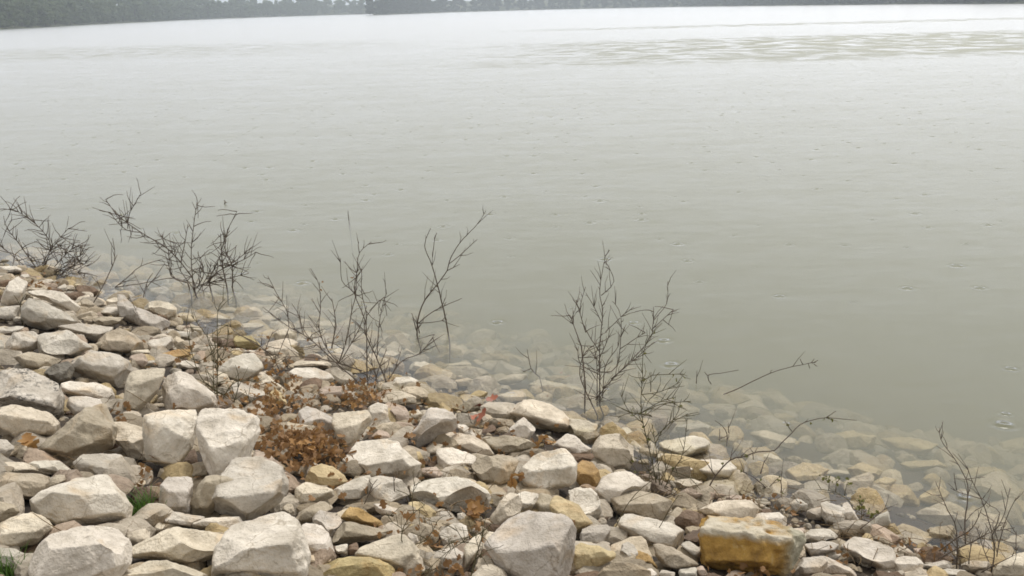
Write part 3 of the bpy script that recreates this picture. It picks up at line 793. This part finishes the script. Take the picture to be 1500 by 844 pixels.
# loose rubble filling the gaps, far too many pieces to count
def rubble(name, label, n_, smin, smax, sfun, seed, lod=2):
    r = np.random.default_rng(seed); VV, FF, CC = [], [], []; off = 0
    D0, F0 = ICO[lod]
    cen = np.array([p[1][:2] for p in PLACED]); got = 0; tries = 0
    while got < n_ and tries < n_*30:
        tries += 1
        X, Y = r.uniform(-9, 7), r.uniform(1.5, 16)
        s_ = inland(X, Y)
        if not sfun(s_): continue
        dv = np.array([X, Y, float(bank_z(X, Y))]) - CAM; zc = dv @ FW
        if zc < .5 or abs(dv @ RT)/zc > .62 or (dv @ UP)/zc < -.42: continue
        sz = smin + (smax - smin)*r.random()**1.7
        nn = r.normal(size=(9, 3)); nn /= np.linalg.norm(nn, axis=1)[:, None]; hh = r.uniform(.55, 1, 9)
        q = np.clip(D0 @ nn.T/hh, 1e-6, None); m_ = q.max(1, keepdims=True); rad = np.minimum(1/(m_[:, 0]*((q/m_)**60).sum(1)**(1/60)), 1.35)
        V = D0*rad[:, None]*np.array([r.uniform(.8, 1.3), r.uniform(.8, 1.2), r.uniform(.5, .85)])*sz
        a = r.uniform(0, 6.28); ca, sa = math.cos(a), math.sin(a); V = np.stack([V[:, 0]*ca - V[:, 1]*sa, V[:, 0]*sa + V[:, 1]*ca, V[:, 2]], 1)
        V += wobble(V/sz, r, 3, 2)[:, None]*.02*sz
        V += np.array([X, Y, float(bank_z(X, Y)) + sz*.12])
        VV.append(V); FF.append(F0 + off); off += len(V); got += 1
        col = np.array(PAL[r.choice(list('wwggcctttpyb' if name == 'rubble' else ('wccccyyygt' if lod == 2 else 'ggcttpbbk')))])*r.uniform(.5, .95)*np.array([1, .96, .9])
        CC.append(np.tile(np.append(col, 1), (len(V), 1)))
    o = mesh_obj(name, np.concatenate(VV), np.concatenate(FF), RUBBLE, smooth=False)
    ca = o.data.color_attributes.new('stone', 'FLOAT_COLOR', 'POINT'); ca.data.foreach_set('color', np.concatenate(CC).astype(np.float32).ravel())
    return tag(o, label, 'rubble', kind='stuff')
rubble('rubble', 'small broken stones filling the gaps between the rocks of the dry bank', 2600, .022, .115, lambda s: .15 < s < 5.2, 5)
rubble('submerged_rubble', 'small broken stones covering the lake bed under the shallow water', 1300, .04, .17, lambda s: -4.5 < s <= .15, 6)

rubble('shore_gravel', "wet gravel and pebbles strewn along the water's edge between the rocks", 4200, .008, .03, lambda s: -.7 < s < 1.6, 8, 1)
# ------------------------------------------------------------------ leaves and grass
def leaf_mesh(seed, L):
    r = np.random.default_rng(seed); n_ = 7; V, Fq = [], []
    curl = r.uniform(-1.6, 1.6); fold = r.uniform(.1, .7)
    for i in range(n_):
        t = i/(n_-1); wd = (.34*math.sin(math.pi*min(1, t*.95 + .05))**.8)*(1 + .35*math.sin(i*2.7)); y = (t - .5)
        z = curl*.35*(y*y) + r.uniform(-.03, .03)
        V += [(-wd, y, z + fold*wd), (0, y, z), (wd, y, z + fold*wd*r.uniform(.5, 1.2))]
    for i in range(n_-1):
        a = i*3; Fq += [(a, a+1, a+4, a+3), (a+1, a+2, a+5, a+4)]
    return np.array(V)*L, Fq
def rotm(r):
    q = r.normal(size=4); q[0] += 1.2; q /= np.linalg.norm(q); a, b, c, d = q
    return np.array([[1-2*(c*c+d*d), 2*(b*c-a*d), 2*(b*d+a*c)], [2*(b*c+a*d), 1-2*(b*b+d*d), 2*(c*d-a*b)], [2*(b*d-a*c), 2*(c*d+a*b), 1-2*(b*b+c*c)]])
def litter(name, label, spots, mat, seed, Ls=(.025, .06)):
    r = np.random.default_rng(seed); VV, FF = [], []; off = 0
    for (x, y, sx, sy, cnt, dz) in spots:
        for _ in range(cnt):
            a, b_ = x + r.normal()*sx, y + r.normal()*sy; t = hit_bank(a, b_, .075); p = px(a, b_, t)
            V, Fq = leaf_mesh(int(r.integers(1e6)), r.uniform(*Ls)); V = V @ rotm(r).T + p + np.array([0, 0, r.uniform(-.03, dz)])
            VV.append(V); FF += [tuple(i + off for i in f_) for f_ in Fq]; off += len(V)
    return tag(mesh_obj(name, np.concatenate(VV), FF, mat), label, 'leaf litter', kind='stuff')
litter('dead_leaf_heap', 'heap of brown dead leaves in the hollow among the white rocks', [(448, 655, 34, 17, 280, .07), (395, 612, 26, 18, 150, .06), (432, 640, 46, 26, 150, .06), (408, 570, 26, 18, 90, .06)], LEAF_D, 41)
litter('orange_leaf_litter', 'paler orange dead leaves scattered on the brown leaf heap', [(455, 662, 24, 11, 90, .09), (400, 565, 12, 16, 40, .06), (395, 596, 22, 12, 45, .06), (520, 585, 20, 8, 25, .05)], LEAF_O, 42)
litter('shrub_foot_litter', 'brown leaves caught around the foot of the largest bare shrub', [(525, 578, 26, 9, 120, .05), (355, 530, 22, 14, 30, .03), (170, 607, 10, 6, 14, .03)], LEAF_D, 43)
litter('gap_litter', 'scattered brown leaves and debris in gaps between rocks', [(480, 630, 90, 50, 220, .06), (700, 640, 70, 30, 60, .05), (330, 560, 50, 40, 90, .05), (60, 415, 22, 5, 30, .03), (280, 505, 8, 6, 12, .03), (730, 660, 30, 12, 16, .03), (650, 770, 60, 30, 60, .05), (700, 745, 14, 8, 14, .05), (640, 838, 25, 8, 18, .03), (1120, 740, 40, 8, 24, .03), (1330, 800, 45, 12, 30, .03), (215, 690, 15, 12, 14, .03), (1110, 838, 30, 6, 16, .04), (205, 505, 10, 5, 8, .03), (1240, 815, 20, 10, 16, .03)], LEAF_D, 44)
def stalks():
    r = np.random.default_rng(77); V, Fq = [], []
    for (x, y, sx, sy, cnt) in [(470, 600, 50, 25, 110), (350, 560, 35, 30, 80), (540, 590, 25, 10, 50), (660, 770, 60, 35, 70), (960, 715, 30, 12, 50), (1110, 745, 50, 10, 50), (1240, 790, 40, 25, 60), (1400, 815, 50, 15, 70), (110, 420, 60, 10, 50), (250, 480, 40, 20, 40), (720, 640, 40, 20, 40), (200, 680, 60, 60, 40)]:
        for _ in range(cnt):
            a, b_ = x + r.normal()*sx, y + r.normal()*sy; p = px(a, b_, hit_bank(a, b_, .04)) + np.array([0, 0, r.uniform(-.02, .07)])
            d = r.normal(size=3)*np.array([1, 1, .35]); d /= np.linalg.norm(d); bnd = r.normal(size=3)*.12; ln = r.uniform(.05, .2); w_ = r.uniform(.001, .0024); i0 = len(V)
            for j in range(4):
                t = j/3; c = p + d*ln*(t - .5) + bnd*ln*4*t*(1 - t)
                for k in range(3): V.append(c + w_*np.array([math.cos(k*2.094), math.sin(k*2.094)*.6, math.sin(k*2.094)]))
            for j in range(3):
                for k in range(3): Fq.append((i0 + j*3 + k, i0 + j*3 + (k+1) % 3, i0 + j*3 + 3 + (k+1) % 3, i0 + j*3 + 3 + k))
    tag(mesh_obj('stalk_litter', V, Fq, STRAW), 'dry straw-coloured stalks and twig bits scattered between the rocks', 'debris', kind='stuff')
stalks()
def single_leaf(x, y, L, mat, label, seed, lift=.06, n_=3, grp=None):
    r = np.random.default_rng(seed); t = hit_bank(x, y, lift); p = px(x, y, t); VV, FF, off = [], [], 0
    for k in range(n_):
        V, Fq = leaf_mesh(seed + k, L*r.uniform(.75, 1)); V = V @ rotm(r).T + r.normal(size=3)*L*.22*(n_ > 1)
        VV.append(V); FF += [tuple(i + off for i in f_) for f_ in Fq]; off += len(V)
    return tag(mesh_obj('dead_leaf', np.concatenate(VV), FF, mat, loc=p), label, 'leaf', grp)
single_leaf(799, 646, .13, LEAF_O, 'curled orange-brown leaf wedged between rocks below the rounded waterline rock', 61, .12, 5)
single_leaf(690, 746, .11, LEAF_O, 'yellow-orange leaf lying below the long knobbly white rock', 71, .09, 3)
single_leaf(757, 706, .10, LEAF_O, 'orange leaf against the right side of the blocky tan rock', 81, .1, 3)
single_leaf(40, 655, .12, LEAF_O, 'orange-brown leaf in the hollow under the rounded cream rock', 91, .05, 3)
single_leaf(1364, 812, .09, LEAF_O, 'rusty leaf lying beside the dark shrub of crossing twigs', 95, .04, 2)
single_leaf(826, 833, .07, LEAF_O, 'small rusty leaf at the foot of the smooth grey slab', 97, .05, 1)
for k, (x, y, L) in enumerate([(721, 584, .12), (700, 594, .10), (708, 609, .13), (697, 612, .1), (832, 550, .12), (822, 546, .09)]):
    single_leaf(x, y, L, LEAF_R, ('sodden red leaf at the waterline beside the grooved rock' if k < 4 else 'sodden red leaf in the shallow water beside the tallest waterside shrub'), 120 + k*7, .09, 1, 'sodden red leaves')
def grass(x, y, n_, hgt, label, seed):
    r = np.random.default_rng(seed); p = px(x, y, hit_bank(x, y, 0)); VV, FF = [], []
    for _ in range(n_):
        b_ = np.array([r.normal()*.035, r.normal()*.035, 0]); a = r.uniform(0, 6.28); ln = hgt*r.uniform(.5, 1.1); dr = np.array([math.cos(a), math.sin(a), 0]); sd_ = np.array([-dr[1], dr[0], 0])*.0035
        i0 = len(VV)
        for j in range(4):
            t = j/3; c = b_ + dr*ln*.55*t*t + np.array([0, 0, ln*(t - .25*t*t)]); ww = sd_*(1 - t*.9); VV += [c - ww, c + ww]
        for j in range(3): q = i0 + j*2; FF.append((q, q+1, q+3, q+2))
    return tag(mesh_obj('grass_tuft', VV, FF, GRASS, loc=p), label, 'grass')
grass(206, 757, 130, .15, 'bright green grass tuft in the dark gap beside the broad creased rock', 3)
grass(8, 850, 70, .13, 'small green grass tuft under the bulky cream-white rock', 4)
grass(640, 590, 40, .08, 'thin green shoots at the water beside the grooved grey rock', 5)

# ------------------------------------------------------------------ bare shrubs and sticks
def tube_mesh(name, P, rad, mat, parent, k=5, r=None):
    P = np.array(P); V, Fq = [], []; n_ = len(P)
    for i in range(n_):
        d = P[min(i+1, n_-1)] - P[max(i-1, 0)]; d /= (np.linalg.norm(d) + 1e-9)
        a = np.cross(d, [.31, .22, .92]); a /= (np.linalg.norm(a) + 1e-9); c = np.cross(d, a)
        for j in range(k):
            t = 6.2832*j/k; V.append(P[i] + rad[i]*(a*math.cos(t) + c*math.sin(t)))
    for i in range(n_-1):
        for j in range(k): Fq.append((i*k + j, i*k + (j+1) % k, (i+1)*k + (j+1) % k, (i+1)*k + j))
    Fq.append(tuple(range(k))[::-1]); Fq.append(tuple((n_-1)*k + j for j in range(k)))
    return mesh_obj(name, V, Fq, mat, parent)
def smooth_line(L, step, r, jit):
    L = np.array(L, float); out = [L[0]]
    n_ = len(L)
    for i in range(n_-1):
        p0, p1, p2, p3 = L[max(i-1, 0)], L[i], L[i+1], L[min(i+2, n_-1)]
        m_ = max(2, int(np.hypot(*(p2 - p1)[:2])/step))
        for j in range(1, m_+1):
            t = j/m_; q = .5*((2*p1) + (-p0+p2)*t + (2*p0-5*p1+4*p2-p3)*t*t + (-p0+3*p1-3*p2+p3)*t**3)
            q = q.copy(); q[:2] += r.normal(size=2)*jit; out.append(q)
    return np.array(out)
def shrub(name, label, base, lines, seed, wpx=2.6, mat=None, tw=1.0, wet=False, spread=.12, leaves=0, tangle=0, lmat=None, cat='shrub', sink=None, lift=0.0):
    r = np.random.default_rng(seed); mat = mat or BARK
    t0 = hit_water(*base) if wet else hit_bank(*base, lift); B = px(*base, t0)
    root_o = empty(name, tuple(B)); tag(root_o, label, cat)
    def emit(nm, L, w0, w1, parent=root_o):
        P = np.array([px(a, b, c) for a, b, c in L]) - B
        n_ = len(L); rad = [max(.0012, (w0 + (w1 - w0)*i/(n_-1))*L[i][2]/FPX/2) for i in range(n_)]
        return tube_mesh(nm, P, rad, mat, parent)
    pts = []
    hmax = max(np.ptp(np.array(l)[:, 1]) for l in lines)
    for li, ln in enumerate(lines):
        s = ln[0]; ts = None; w0 = wpx*.78
        if pts:
            A = np.array(pts); dd = np.hypot(A[:, 0] - s[0], A[:, 1] - s[1]); i = dd.argmin()
            if dd[i] < 7: ts = A[i, 2]; w0 = max(1.3, min(wpx, A[i, 3]*.8))
        fresh = ts is None
        if fresh: ts = t0 + r.uniform(-.5, .5)*spread
        te = ts + r.uniform(-1, 1)*spread*max(.3, np.hypot(ln[-1][0] - s[0], ln[-1][1] - s[1])/90)
        n_ = len(ln); L = [(x, y, ts + (te - ts)*i/(n_-1)) for i, (x, y) in enumerate(ln)]
        S_ = smooth_line(L, 7, r, .13)
        part = emit('stem' if fresh else 'branch', S_, w0, .85)
        if fresh and (wet if sink is None else sink):      # the stem goes on down to the lake bed
            p = px(*S_[0]); z = float(bank_z(p[0], p[1])) - .03
            tube_mesh('stem', [p - B + np.array([0, 0, .004]), np.array([p[0] + .03, p[1], (p[2] + z)/2]) - B, np.array([p[0] + .02, p[1] - .03, z]) - B], [w0*ts/FPX/2]*3, mat, root_o)
        for i, q in enumerate(S_): pts.append((*q, w0 + (1.1 - w0)*i/len(S_)))
        tot = sum(np.hypot(*(S_[i+1] - S_[i])[:2]) for i in range(len(S_)-1))
        for _ in range(int(tw*tot/12 + r.random())):
            i = r.integers(1, len(S_)-1) if len(S_) > 2 else 0; q = S_[i]; d = S_[min(i+1, len(S_)-1)][:2] - S_[i-1][:2]; a = math.atan2(d[1], d[0]) + r.choice([-1, 1])*r.uniform(.25, .85)
            ln_ = 5 + 27*r.random()**1.5; e = (q[0] + ln_*math.cos(a), q[1] + ln_*math.sin(a) - ln_*.15, q[2] + r.uniform(-1, 1)*spread*.3)
            mm = ((q[0] + e[0])/2 + r.normal(), (q[1] + e[1])/2 + r.normal(), (q[2] + e[2])/2)
            emit('twig', [tuple(q), mm, e], 1.05, .5)
    for _ in range(int(tangle*3.2)):
        A = pts[r.integers(len(pts))]; a = r.uniform(0, 6.28); x, y, t = A[:3]; L = [(x, y, t)]
        for _ in range(4):
            a += r.normal()*.22; x += 7*math.cos(a); y += 6*math.sin(a); L.append((x, y, t + r.uniform(-1, 1)*spread*.4))
        emit('twig', L, 1.3, .6)
    for _ in range(leaves):
        A = pts[r.integers(len(pts))]; V, Fq = leaf_mesh(int(r.integers(1e6)), r.uniform(.018, .034)); V = V @ rotm(r).T + px(A[0] + r.normal()*3, A[1] + r.normal()*3, A[2]) - B
        mesh_obj('leaf', V, Fq, lmat or LEAF_G, root_o)
    return root_o
def tf(lines, ox, oy, s): return [[(ox + a/s, oy + b/s) for a, b in l] for l in lines]
z5 = lambda L: tf(L, 0, 270, 2.91); z6 = lambda L: tf(L, 350, 290, 2.722); z7 = lambda L: tf(L, 750, 350, 2.411); zE = lambda L: tf(L, 1200, 675, 4.993); zK = lambda L: tf(L, 300, 390, 4.993); zL = lambda L: tf(L, 900, 530, 4.993)

shrub('bare_shrub', 'tangled bare shrub on rocks at the far end of the bank', (60, 404),
      [[(62, 404), (46, 383), (24, 352), (10, 335)], [(60, 402), (74, 359), (52, 328), (27, 311), (7, 306)], [(64, 404), (62, 387), (82, 356), (100, 335)], [(82, 356), (103, 373), (127, 390)],
       [(55, 402), (45, 397), (21, 377), (0, 359)], [(70, 404), (85, 385), (105, 365), (118, 360)], [(75, 405), (95, 390), (122, 372)], [(85, 408), (100, 392), (130, 385)], [(90, 410), (105, 400), (132, 402)]], 31, 2.4, tw=1.5, tangle=40, spread=.25)
shrub('bare_shrub', 'bare shrub at the waterline with one long arm leaning over the lake', (285, 425),
      z5([[(830, 455), (820, 400), (720, 280), (600, 205), (500, 130), (450, 65)], [(600, 205), (540, 195), (490, 150), (470, 120)], [(545, 190), (550, 130), (600, 40)], [(825, 450), (815, 300), (825, 180), (840, 75)],
          [(990, 440), (990, 350), (960, 280), (970, 200), (1010, 115)], [(950, 360), (945, 300), (940, 210)], [(990, 345), (1040, 320), (1090, 290)], [(890, 420), (920, 380), (1000, 330), (1070, 270)], [(880, 430), (940, 300), (960, 210)],
          [(770, 335), (790, 240), (800, 170)], [(720, 285), (700, 250), (690, 210)], [(800, 420), (730, 390), (720, 285)], [(890, 420), (980, 400), (1060, 380)], [(840, 440), (870, 380), (850, 320)], [(850, 450), (890, 380), (900, 330)], [(820, 440), (760, 350), (740, 250)]]), 32, 2.6, tw=1.3, tangle=34, spread=.2, wet=True)
shrub('arching_twig', 'thin twigs arching from the leaning shrub down to the rocks', (169, 422),
      z5([[(490, 440), (540, 400), (600, 350), (690, 320)], [(620, 480), (625, 440), (660, 400), (700, 340)], [(490, 440), (620, 420), (730, 400), (820, 420)]]), 33, 1.8, tw=.6, spread=.15, wet=True, sink=False, cat='twig')
shrub('bare_sapling', 'slim bare sapling rising among rocks between the two far shrubs', (131, 454), z5([[(380, 535), (430, 450), (470, 370), (490, 310), (480, 230)], [(470, 370), (500, 300)], [(430, 450), (410, 400)]]), 34, 2.2, tw=.6, cat='sapling')
shrub('forked_stalk', 'short forked dry stalk in front of the white pointed rock', (33, 477), [[(33, 477), (30, 455), (29, 446), (20, 432)], [(29, 446), (38, 430)]], 35, 2.6, tw=.3, mat=BARK_O, cat='stalk')
shrub('bare_twig', 'dark twig leaning over the pale slabs beside the water', (207, 480), [[(207, 480), (198, 452), (190, 436)], [(210, 436), (216, 412), (224, 400)]], 36, 1.8, tw=.4, cat='twig')
shrub('bare_shrub', 'largest many-stemmed bare shrub on the bank above the leaf heap', (535, 572),
      z6([[(590, 740), (550, 640), (500, 530), (510, 470), (490, 380), (490, 280)], [(515, 750), (510, 690), (510, 600), (505, 500), (480, 430), (460, 380), (470, 300), (480, 220), (530, 175)],
          [(400, 655), (430, 560), (450, 450), (465, 390), (470, 300)], [(400, 660), (350, 600), (320, 520), (325, 440), (320, 350), (285, 280)], [(480, 750), (470, 730), (390, 660), (280, 560), (200, 515), (95, 435)],
          [(200, 515), (190, 450), (150, 380), (115, 310)], [(200, 520), (175, 580), (150, 640)], [(370, 640), (270, 545), (235, 460), (210, 420)], [(490, 690), (400, 660), (280, 635), (150, 635)], [(150, 640), (80, 590), (0, 545)],
          [(550, 640), (560, 500), (580, 400), (590, 380)], [(580, 395), (550, 420), (520, 450)], [(580, 400), (590, 470)], [(575, 750), (600, 720), (650, 650), (720, 620), (780, 545)], [(620, 690), (650, 600)],
          [(410, 645), (480, 520), (510, 430)], [(460, 380), (440, 360), (410, 330), (405, 240)], [(370, 600), (385, 500), (370, 400)], [(560, 750), (530, 650), (545, 560)], [(540, 760), (555, 690), (590, 600)], [(480, 220), (475, 190), (478, 175)]]), 37, 2.8, tw=1.1, tangle=14, spread=.22, leaves=14, lmat=LEAF_D)
shrub('bare_shrub', 'spindly bush with upright stalks growing among rocks left of the largest shrub', (318, 600),
      [[(318, 600), (318, 560), (319, 526), (319, 456), (330, 438)], [(318, 545), (306, 502), (300, 488), (280, 462)], [(319, 540), (332, 506), (334, 476)], [(345, 590), (300, 560), (282, 520), (272, 470)], [(364, 618), (340, 590), (300, 560)],
       [(316, 590), (312, 540), (316, 500)], [(340, 600), (350, 560), (345, 535)], [(362, 618), (366, 590), (358, 570)], [(322, 590), (345, 560), (385, 560)]], 38, 2.2, mat=BARK_O, tw=1.0, tangle=10, leaves=10, lmat=LEAF_D, spread=.15)
shrub('bare_branch', 'long thin branch bending down to the rocks left of the largest shrub', (410, 545), [[(410, 545), (404, 532), (388, 514), (374, 502), (344, 486), (332, 468)], [(388, 514), (396, 495), (400, 486)], [(383, 506), (384, 488)]], 39, 2.2, tw=.5, cat='branch')
shrub('forked_branch', 'forked bare stick standing alone in the water with two long prongs', (611, 492),
      z6([[(710, 550), (715, 480), (740, 410), (790, 345), (830, 290), (840, 250), (880, 180), (950, 105), (985, 50)], [(835, 265), (880, 230), (950, 165)], [(830, 290), (880, 265)], [(825, 485), (800, 380), (770, 270), (740, 190), (765, 120)], [(772, 235), (780, 155)],
          [(715, 500), (780, 450), (890, 400)], [(718, 500), (780, 495), (830, 485)], [(708, 530), (690, 460)], [(720, 540), (705, 470)]]), 40, 2.9, tw=.7, wet=True, spread=.18, cat='branch')
shrub('bare_shrub', 'tallest dense bare shrub standing in the shallow water', (880, 592),
      z7([[(310, 590), (310, 500), (310, 380), (320, 260), (310, 180), (330, 60)], [(310, 400), (260, 320), (240, 250), (260, 170)], [(245, 380), (205, 270)], [(290, 600), (240, 480), (260, 400), (310, 365)], [(315, 200), (360, 150), (330, 80)],
          [(320, 305), (290, 240), (260, 190)], [(310, 470), (370, 450), (385, 280), (355, 220)], [(385, 275), (430, 240)], [(295, 570), (350, 500), (420, 430), (490, 350), (500, 290), (545, 230), (550, 150)], [(495, 320), (570, 250)], [(500, 300), (500, 240)],
          [(380, 390), (470, 330)], [(350, 495), (440, 420), (470, 390)], [(330, 330), (380, 280)], [(310, 480), (240, 440), (235, 380)], [(320, 560), (330, 450), (375, 380), (380, 340)], [(300, 590), (300, 450), (290, 380)], [(310, 420), (340, 350), (345, 310)], [(330, 60), (345, 40)], [(260, 330), (225, 215)]]), 41, 2.7, tw=1.3, tangle=12, wet=True, spread=.22)
shrub('low_shrub', "olive-stemmed low shrub at the water's edge with twigs over the lake", (964, 724),
      [[(964, 725), (956, 680), (942, 620), (939, 590), (941, 555), (943, 515), (957, 485)], [(961, 722), (940, 700), (922, 675)], [(967, 725), (965, 690), (960, 650), (955, 620)], [(970, 724), (985, 690), (1000, 665), (1007, 612)],
       [(939, 605), (968, 588), (990, 582)], [(939, 605), (970, 592), (1012, 588)], [(941, 578), (970, 573), (996, 560)], [(942, 560), (956, 550), (1001, 548)], [(953, 574), (954, 545)], [(960, 640), (990, 610), (998, 585)], [(963, 715), (950, 690), (935, 668)],
       [(966, 718), (975, 690), (972, 660)], [(985, 690), (1010, 700), (1024, 715)], [(955, 610), (925, 605), (905, 612)], [(960, 650), (975, 625), (1008, 606)], [(942, 620), (920, 600), (908, 575)]], 42, 2.3, mat=BARK_O, tw=1.2, tangle=8, leaves=26, spread=.15)
shrub('floating_branch', 'thin floating branch with a dark bud cluster at its tip', (1060, 578), [[(1060, 578), (1080, 570), (1100, 560), (1136, 544), (1176, 534), (1195, 531)], [(1176, 534), (1172, 526)], [(1184, 532), (1186, 540)], [(1190, 532), (1198, 528)], [(1192, 533), (1197, 537)], [(1188, 532), (1193, 526)]], 43, 2.0, tw=.2, wet=True, spread=.25, cat='branch', sink=False)
shrub('floating_twig', 'small hooked twig floating left of the thin floating branch', (1042, 563), [[(1042, 563), (1036, 550), (1055, 547), (1082, 542)], [(1020, 562), (1021, 543)], [(1036, 550), (1032, 545)]], 44, 1.7, tw=.2, wet=True, sink=False, cat='twig')
shrub('arching_branch', 'long branch arching over the water with a forked tip', (1038, 715),
      [[(1038, 715), (1048, 697), (1070, 674), (1092, 668), (1110, 662), (1134, 660), (1144, 650), (1160, 634), (1172, 622), (1188, 616), (1210, 612), (1255, 616)], [(1160, 632), (1149, 616)], [(1210, 612), (1225, 602)], [(1048, 697), (1038, 682), (1030, 670)], [(1070, 674), (1072, 662)], [(1104, 664), (1098, 656)], [(1105, 664), (1110, 655)], [(1103, 665), (1104, 673)]], 45, 3.0, tw=.25, spread=.2, leaves=8, cat='branch', lift=.05)
shrub('bare_twig', 'dark forked twig between the ochre block and the water', (1128, 728), [[(1128, 728), (1122, 715), (1105, 700), (1085, 690)], [(1124, 717), (1132, 708), (1141, 699)], [(1144, 722), (1145, 712), (1143, 703)], [(1114, 694), (1117, 684), (1120, 674)]], 46, 2.6, tw=.5, leaves=8, cat='twig')
shrub('leafy_sprig', 'trailing sprig with small olive-green leaf clusters near the water', (1260, 773),
      [[(1260, 773), (1252, 755), (1246, 737), (1232, 725), (1212, 718), (1196, 717)], [(1214, 718), (1215, 704)], [(1224, 721), (1225, 703)], [(1237, 727), (1241, 707)], [(1262, 772), (1262, 752), (1262, 733)], [(1263, 756), (1273, 750)], [(1262, 740), (1256, 731)], [(1262, 742), (1268, 730)], [(1215, 708), (1209, 702)], [(1225, 707), (1231, 701)]], 47, 1.8, tw=.2, mat=BARK_O, cat='plant')
_sp = [o for o in bpy.data.objects if o.name.startswith('leafy_sprig')][0]; _r = np.random.default_rng(5); _B = np.array(_sp.location); _t = hit_bank(1260, 773)
for (x, y) in [(1215, 704), (1225, 703), (1241, 707), (1262, 733), (1273, 750), (1256, 746), (1210, 702), (1280, 752), (1262, 742)]:
    for _ in range(6):
        V, Fq = leaf_mesh(int(_r.integers(1e6)), _r.uniform(.018, .03)); mesh_obj('leaf', V @ rotm(_r).T + px(x + _r.normal()*3.2, y + _r.normal()*3, _t + _r.normal()*.02) - _B, Fq, LEAF_G, _sp)
shrub('bare_twig', 'straight twigs crossing below the leafy sprig', (1232, 810), [[(1202, 813), (1230, 807), (1258, 795), (1292, 781)], [(1232, 812), (1228, 795), (1222, 780)], [(1260, 775), (1280, 759), (1300, 743)]], 48, 2.2, tw=.5, cat='twig')
shrub('bare_shrub', 'dark shrub of crossing twigs over the rocks at the near waterline', (1452, 843),
      zE([[(1250, 850), (1280, 700), (1270, 560), (1240, 440), (1190, 290), (1120, 150), (1080, 40)], [(1070, 610), (1065, 450), (1085, 300), (1085, 170), (1040, 70), (990, -15), (890, -155), (880, -240)], [(1005, 790), (1010, 600), (990, 450), (940, 360), (850, 150)],
          [(1240, 800), (870, 720), (1000, 650), (1150, 580), (1250, 525), (1430, 490)][1:], [(880, 660), (1000, 570), (1120, 490), (1190, 350)], [(1275, 530), (1350, 400), (1395, 200)], [(1300, 700), (1310, 630), (1370, 420), (1440, 270)], [(1130, 850), (1270, 770), (1430, 690)],
          [(1195, 280), (1050, 240), (960, 200)], [(1005, 215), (985, 90)], [(1440, 690), (1440, 510)], [(1270, 540), (1320, 380), (1250, 330), (1195, 275)], [(1090, 850), (1100, 680), (1130, 560)], [(1265, 800), (1200, 640), (1150, 480)]]), 49, 3.0, tw=.8, tangle=6, spread=.2)
shrub('bare_branch', 'brown forked branch lying across rocks left of the smooth grey slab', (690, 850), tf([[(440, 880), (480, 720), (540, 520), (560, 380)], [(515, 530), (300, 650), (130, 800)], [(515, 535), (420, 560), (300, 590)], [(400, 600), (330, 480)], [(480, 720), (560, 660)], [(300, 650), (280, 560)], [(130, 800), (60, 840)]], 600, 675, 4.993), 50, 3.2, mat=BARK_O, tw=.7, tangle=5, lift=.12, cat='branch')
shrub('thin_stem', 'two thin stems hanging over the white rocks beside the ochre block', (902, 772), [[(902, 772), (918, 741), (936, 719), (960, 700)], [(946, 795), (964, 775), (980, 747), (994, 725)]], 51, 1.9, mat=BARK_O, tw=.4, lift=.12, cat='stem')
shrub('dry_twig', 'short forked twig on the white rocks below the angular rock', (534, 738), [[(534, 738), (546, 711), (553, 702)], [(546, 711), (540, 704)], [(578, 720), (576, 690)]], 52, 2.2, tw=.5, lift=.1, cat='twig')
shrub('dry_twig', 'curving bramble stems over the yellowish stones', (594, 806), [[(594, 806), (588, 790), (592, 770), (606, 752), (622, 740)], [(600, 800), (625, 790), (640, 765)], [(590, 775), (575, 765), (565, 750)], [(606, 752), (604, 730), (608, 705)]], 53, 2.3, mat=BARK_O, tw=.6, lift=.1, tangle=4, cat='bramble')
shrub('dry_stalk', 'straw-coloured stalk lying over the broad creased rock', (90, 778), [[(90, 778), (66, 764), (44, 749)]], 54, 2.2, mat=STRAW, tw=0, lift=.14, cat='stalk')
shrub('dry_stalk', 'thin stalk leaning on the smooth cream square faced rock', (215, 591), [[(215, 591), (200, 581), (184, 572)]], 55, 1.5, mat=STRAW, tw=0, lift=.16, cat='stalk')
shrub('driftwood_stick', 'blue-grey driftwood stick above the dead leaf heap', (486, 618), [[(486, 618), (455, 615), (425, 616), (412, 622)]], 56, 4.0, mat=STICK, tw=0, lift=.10, cat='stick')
shrub('standing_stick', 'short dark stick poking straight out of the open water', (511, 322), [[(511, 322), (510, 315), (510, 308)]], 57, 1.8, tw=0, wet=True, cat='stick')
shrub('floating_bit', 'tiny dark bit of wood floating behind the leaning shrub', (329, 299), [[(329, 299), (330, 296), (328, 293)], [(329, 297), (333, 297)]], 58, 2.6, tw=0, wet=True, sink=False, cat='driftwood')
shrub('bare_twig', 'thin twig poking from the water above the sodden red leaves', (778, 545), [[(790, 552), (778, 540), (772, 512)], [(778, 540), (766, 545)]], 59, 1.8, tw=.6, wet=True, cat='twig')
shrub('bare_twig', 'small bent twigs beside the wet grooved rock', (1058, 640), zL([[(820, 620), (825, 530), (790, 470), (735, 430)], [(770, 580), (770, 490)], [(835, 520), (832, 450)], [(820, 545), (760, 570)]]), 60, 2.0, tw=.5, wet=True, sink=False, cat='twig')

# ------------------------------------------------------------------ haze
def haze():
    m = bpy.data.materials.new('haze_air'); m.use_nodes = True; n = m.node_tree.nodes; n.remove(n['Principled BSDF'])
    v = n.new('ShaderNodeVolumePrincipled'); v.inputs['Color'].default_value = (.82, .90, 1.0, 1); v.inputs['Density'].default_value = .0006; v.inputs['Anisotropy'].default_value = .3
    m.node_tree.links.new(v.outputs[0], n['Material Output'].inputs['Volume'])
    return tag(box_mesh('haze', (-1900, -320, -6.4), (1900, 2700, 34), m), 'thin grey mist in the air over the lake', 'haze', kind='stuff')
haze()
